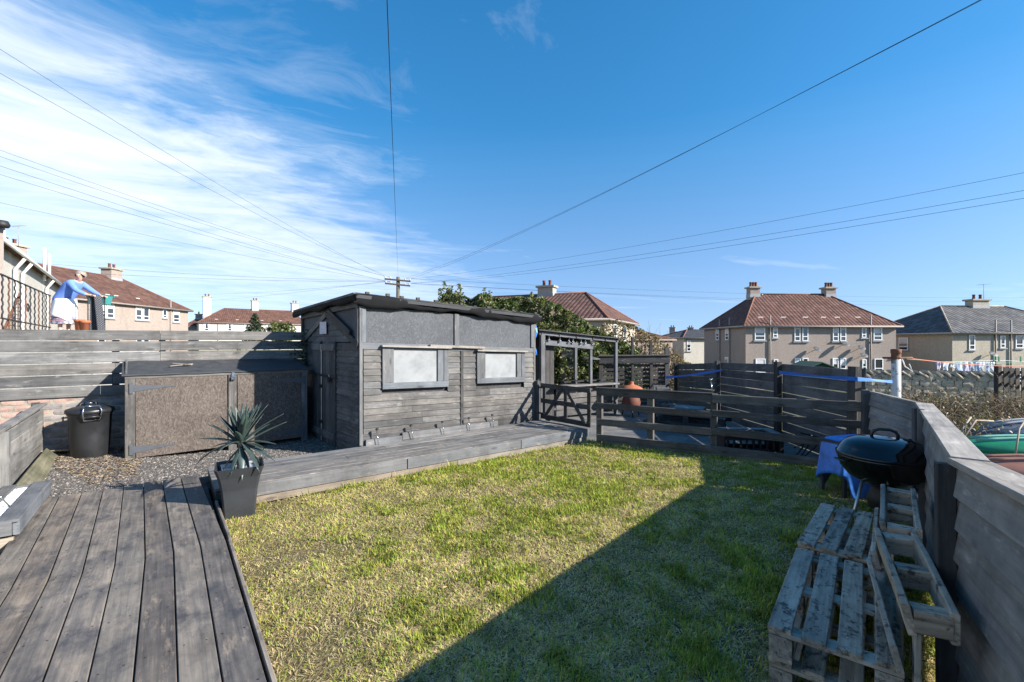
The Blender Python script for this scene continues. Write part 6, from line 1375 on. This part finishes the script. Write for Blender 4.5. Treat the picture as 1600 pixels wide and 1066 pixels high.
tube('scroll', [P2(ra.lerp(rb, .45), 2.2)+V((.10*math.cos(a_)*(1-.06*i), -.12*math.cos(a_)*(1-.06*i), .12*math.sin(a_)*(1-.06*i))) for i, a_ in enumerate(np.linspace(0, 7, 14))], .010, MT['iron'], rl)
r2 = thing('iron_railing', 'short black iron railing beside the leaning woman with a rug over it', 'railing', (-10.4, 12.0, LZ))
tube('top_rail', [V((-10.53, 11.40, 2.66)), V((-10.45, 11.85, 2.66))], .018, MT['iron'], r2)
for y_ in (11.42, 11.82):
    x_ = -10.55+.25*(y_-11.15)/1.6; tube('baluster', [V((x_, y_, LZ)), V((x_, y_, 2.65))], .013, MT['iron'], r2, 5)
tr = thing('mesh_panel', 'rusty triangular lattice panel leaning on the landing railing', 'panel', (-9.9, 9.7, LZ)); t0_, t1_ = ra.lerp(rb, .30), ra.lerp(rb, .58)
off = V((-.25, -.05, 0))
for k in range(12):
    f_ = k/11; a_ = t0_.lerp(t1_, f_)+off; plank('strip', P2(a_, LZ), P2(a_, LZ+.06+.68*f_), t1_-t0_, .014, .01, MT['rust'], tr)
for k in range(9):
    f_ = k/9; plank('strip', P2(t0_.lerp(t1_, f_*.97)+off, LZ+.04+.70*f_), P2(t1_+off, LZ+.04+.70*f_), (0, 0, 1), .014, .01, MT['rust'], tr)
plank('edge_bar', P2(t0_+off, LZ+.02), P2(t1_+off, LZ+.80), (0, 0, 1), .05, .03, MT['rust'], tr)
# rug
rx = lambda y_: -10.55+.25*(y_-11.15)/1.6
vs = []; fs = []; nr = 26
for i in range(nr+1):
    u_ = i/nr
    for j in range(7):
        y_ = 11.52+.17*j/6
        if u_ < .46: px_, z_ = rx(y_)-.035-.03*math.sin(j)-.02*(1-u_/.46), 2.68-.92*(1-u_/.46)*.98
        elif u_ > .54: f_ = (u_-.54)/.46; px_, z_ = rx(y_)+.035+.10*f_+.02*math.sin(j*1.3), 2.68-.98*f_
        else: a_ = (u_-.46)/.08*math.pi; px_, z_ = rx(y_)-.035*math.cos(a_), 2.68+.035*math.sin(a_)
        vs.append(V((px_, y_, z_)))
for i in range(nr):
    for j in range(6): b0 = i*7+j; fs.append((b0, b0+1, b0+8, b0+7))
m, nt, b = newmat('ribbed_dark_rug'); tc = N(nt, 'ShaderNodeTexCoord'); s_ = N(nt, 'ShaderNodeSeparateXYZ', {0: tc.outputs['Object']})
dots = mth(nt, 'MULTIPLY', mth(nt, 'SINE', mth(nt, 'MULTIPLY', s_.outputs[1], 150)), mth(nt, 'SINE', mth(nt, 'MULTIPLY', s_.outputs[2], 110)))
setc(nt, b, ramp(nt, dots, [(.1, (.035, .037, .042)), (.5, (.16, .165, .18))]), .95, .1)
o = mk('rug', [v_-vs[0] for v_ in vs], fs, m, None, T(vs[0]), True); o.modifiers.new('t', 'SOLIDIFY').thickness = .014; tag(o, 'dark dotted rug hung over the railing under the woman\'s hands', 'rug')
tb_ = thing('window_box', 'teal plastic trough hooked on the railing behind the rug', 'trough', D(155, 470, 12.2)*1); tc_ = D(156, 470, 12.3)
mk('body', [(-.20, -.1, -.10), (.20, -.1, -.10), (.20, .1, -.10), (-.20, .1, -.10), (-.24, -.13, .12), (.24, -.13, .12), (.24, .13, .12), (-.24, .13, .12)], [(3, 2, 1, 0), (0, 1, 5, 4), (1, 2, 6, 5), (2, 3, 7, 6), (3, 0, 4, 7)], MT['teal'], tb_, T(tc_))
plank('rim', tc_+V((-.27, -.14, .125)), tc_+V((.27, -.14, .125)), (0, 0, 1), .04, .03, MT['teal'], tb_)
plank('rim', tc_+V((-.27, .14, .125)), tc_+V((.27, .14, .125)), (0, 0, 1), .04, .03, MT['teal'], tb_)
for k, px in enumerate((124, 133)):
    p = D(px, 505, 11.3); o = thing('flower_pot', ['larger terracotta flower pot at the foot of the landing railing', 'smaller terracotta pot beside the hanging rug'][k], 'flower pot', (p.x, p.y, LZ), 'terracotta pots')
    hh = .34-.03*k; lathe('pot', [(.07, 0), (.09, hh-.06), (.105, hh-.06), (.11, hh), (.095, hh), (.09, hh-.05), (.0, hh-.06)], MT['terracotta'], o, T((p.x, p.y, LZ)), 18)
    lathe('soil', [(.0, hh-.035), (.093, hh-.04)], MT['soil'], o, T((p.x, p.y, LZ)), 14)

# ---- the woman
import bmesh
def skin_obj(name, nodes, edges, mat, parent, root=0, sub=2):
    bm = bmesh.new(); lay = bm.verts.layers.skin.verify(); bv = []
    for (p, r) in nodes:
        v_ = bm.verts.new(p); v_[lay].radius = (r if hasattr(r, '__len__') else (r, r)); bv.append(v_)
    for a_, b_ in edges: bm.edges.new((bv[a_], bv[b_]))
    bv[root][lay].use_root = True
    me = bpy.data.meshes.new(name); bm.to_mesh(me); bm.free(); me.materials.append(mat)
    o = link(bpy.data.objects.new(name, me), parent, WM[parent.name].copy())
    sk = o.modifiers.new('skin', 'SKIN'); sk.use_smooth_shade = True; ss = o.modifiers.new('sub', 'SUBSURF'); ss.levels = ss.render_levels = sub
    return o
MT['skin'] = plain('skin', (.62, .36, .27), .55, .08, 9); MT['hair'] = plain('grey_blonde_hair', (.27, .235, .195), .6, .35, 40); MT['cardigan'] = plain('blue_cardigan', (.13, .24, .62), .9, .12, 16, bumps=.3)
MT['apron'] = plain('white_apron', (.80, .80, .80), .85, .04, 8); MT['eye'] = plain('dark_eye', (.03, .025, .02), .3, .1); MT['lips'] = plain('lips', (.50, .18, .16), .5, .1); MT['shoe'] = plain('dark_shoe', (.03, .03, .035), .6, .1)
m, nt, b = newmat('patterned_skirt'); tc = N(nt, 'ShaderNodeTexCoord'); s_ = N(nt, 'ShaderNodeSeparateXYZ', {0: tc.outputs['Object']})
vo = N(nt, 'ShaderNodeTexVoronoi', {'Vector': tc.outputs['Object'], 'Scale': 15.0}); st = mth(nt, 'SINE', mth(nt, 'MULTIPLY', s_.outputs[2], 42))
c = ramp(nt, vo.outputs['Distance'], [(.35, (.62, .58, .62)), (.55, (.22, .22, .30))]); c = mix(nt, ramp(nt, st, [(.72, 0), (.85, 1)]), c, (.62, .12, .18)); setc(nt, b, c, .9, .1); MT['skirt'] = m
WO = V((-11.14, 11.55, LZ)); wm = thing('person', 'woman in blue cardigan and white apron leaning over a rug on the railing', 'person', WO)
nodes = [((-.12, 0, .85), .14), ((-.04, 0, .96), .12), ((.09, -.01, 1.11), .13), ((.225, -.02, 1.26), .12), ((.30, -.03, 1.325), .055), ((.345, -.045, 1.365), .055),
         ((.372, -.06, 1.435), (.102, .106)), ((.38, -.06, 1.515), .080), ((.402, -.165, 1.425), .018),
         # legs
         ((-.11, -.09, .80), .10), ((-.08, -.095, .45), .062), ((-.10, -.095, .10), .042), ((.0, -.10, .035), .034),
         ((-.11, .09, .80), .10), ((-.05, .10, .45), .062), ((-.08, .10, .10), .042), ((.03, .10, .035), .034),
         # near arm
         ((.235, -.17, 1.25), .062), ((.42, -.20, 1.05), .043), ((.62, -.12, .955), .030), ((.69, -.10, .945), (.016, .034)),
         # far arm
         ((.27, .12, 1.25), .062), ((.46, .22, 1.06), .043), ((.64, .22, .955), .030), ((.71, .21, .945), (.016, .034))]
edges = [(0, 1), (1, 2), (2, 3), (3, 4), (4, 5), (5, 6), (6, 7), (6, 8), (0, 9), (9, 10), (10, 11), (11, 12), (0, 13), (13, 14), (14, 15), (15, 16), (3, 17), (17, 18), (18, 19), (19, 20), (3, 21), (21, 22), (22, 23), (23, 24)]
for hand, sy in ((20, 1), (24, -1)):
    hp = V(nodes[hand][0])
    for k in range(4):
        i0 = len(nodes); y_ = (-.026+.0175*k); L_ = (.075, .085, .08, .06)[k]
        nodes += [(tuple(hp+V((.03, y_, .0))), .0085), (tuple(hp+V((.03+L_*.55, y_*1.15, .004))), .008), (tuple(hp+V((.03+L_*.85, y_*1.2, -.03))), .007)]; edges += [(hand, i0), (i0, i0+1), (i0+1, i0+2)]
    i0 = len(nodes); nodes += [(tuple(hp+V((-.01, .04*sy, -.005))), .009), (tuple(hp+V((.025, .058*sy, -.02))), .008)]; edges += [(hand, i0), (i0, i0+1)]
skin_obj('body', nodes, edges, MT['skin'], wm)
skin_obj('cardigan', [((-.14, 0, .74), .225), ((-.12, 0, .86), .205), ((.06, -.01, 1.08), .185), ((.215, -.02, 1.24), .14), ((.275, -.028, 1.30), .075),
                      ((.225, -.175, 1.245), .085), ((.41, -.205, 1.055), .062), ((.595, -.13, .962), .047), ((.26, .13, 1.245), .085), ((.45, .222, 1.065), .062), ((.615, .22, .965), .047)],
         [(0, 1), (1, 2), (2, 3), (3, 4), (3, 5), (5, 6), (6, 7), (3, 8), (8, 9), (9, 10)], MT['cardigan'], wm)
prof = [(.145, .98), (.20, .86), (.225, .70), (.245, .45), (.26, .24), (.255, .235)]
vs = []; fs = []; seg = 28
for (r_, z_) in prof:
    for j in range(seg): q = 2*math.pi*j/seg; k_ = 1+.05*math.sin(q*6+z_*5); vs.append((-.10+.02*(z_ < .5)+r_*k_*math.cos(q), r_*.92*k_*math.sin(q), z_))
for i in range(len(prof)-1):
    for j in range(seg): fs.append((i*seg+(j+1) % seg, i*seg+j, (i+1)*seg+j, (i+1)*seg+(j+1) % seg))
mk('skirt', vs, fs, MT['skirt'], wm, WM[wm.name].copy(), True).modifiers.new('t', 'SOLIDIFY').thickness = .006
vs = []; fs = []; na = 17          # apron wraps the front and the side turned to the camera
for i in range(9):
    f_ = i/8; z_ = .86-.46*f_
    for j in range(na):
        q = -2.75+3.6*j/(na-1); r_ = (.215+.055*f_**.8)*(1+.03*math.sin(q*7)); zz_ = z_-(.10*f_*math.cos(q*1.1))+.02*f_*math.sin(q*4)
        vs.append((-.075-.02*f_+r_*math.cos(q)+.03*(1-f_), r_*.98*math.sin(q), zz_))
for i in range(8):
    for j in range(na-1): b0 = i*na+j; fs.append((b0, b0+na, b0+na+1, b0+1))
mk('apron', vs, fs, MT['apron'], wm, WM[wm.name].copy(), True).modifiers.new('t', 'SOLIDIFY').thickness = .006
hd = WM[wm.name] @ Matrix.Translation((.376, -.054, 1.452)) @ Matrix.Rotation(R(18), 4, 'Z') @ Matrix.Rotation(R(12), 4, 'X')
vs = []; fs = []; nu, nv = 20, 10
for i in range(nv+1):
    for j in range(nu):
        th = i/nv*2.15; q = 2*math.pi*j/nu; front = max(0, -math.sin(q)); th2 = th*(1-.50*front); r_ = .116+.005*math.sin(q*9+th*5)
        vs.append((r_*math.sin(th2)*math.cos(q)*.98, r_*1.08*math.sin(th2)*math.sin(q)+.012, r_*1.02*math.cos(th2)))
for i in range(nv):
    for j in range(nu): fs.append((i*nu+j, (i+1)*nu+j, (i+1)*nu+(j+1) % nu, i*nu+(j+1) % nu))
o = mk('hair', vs, fs, MT['hair'], wm, hd, True); o.modifiers.new('t', 'SOLIDIFY').thickness = .012
for s_ in (-1, 1):
    lathe('eye', [(.0, -.009), (.008, -.005), (.009, 0), (.008, .005), (.0, .009)], MT['eye'], wm, hd @ Matrix.Translation((.030*s_, -.094, -.004)), 8)
    lathe('ear', [(.0, -.025), (.010, -.015), (.012, .01), (.0, .026)], MT['skin'], wm, hd @ Matrix.Translation((.092*s_, .0, -.035)), 8)
lathe('mouth', [(.0, -.022), (.006, -.012), (.007, 0), (.006, .012), (.0, .022)], MT['lips'], wm, hd @ Matrix.Translation((0, -.090, -.058)) @ Matrix.Rotation(R(90), 4, 'Y'), 8)
for s_ in (-1, 1):
    c = WM[wm.name] @ V((-.05, .10*s_, 0)); o = mk('shoe', [(-.09, -.045, 0), (.15, -.045, 0), (.17, 0, 0), (.15, .045, 0), (-.09, .045, 0), (-.09, -.04, .08), (.05, -.042, .075), (.15, -.03, .04), (.15, .03, .04), (.05, .042, .075), (-.09, .04, .08)],
       [(4, 3, 2, 1, 0), (0, 1, 7, 6, 5), (1, 2, 8, 7) if False else (1, 2, 7), (2, 8, 7), (2, 3, 8), (3, 4, 10, 9, 8), (4, 0, 5, 10), (5, 6, 9, 10), (6, 7, 8, 9)], MT['shoe'], wm, T(c))
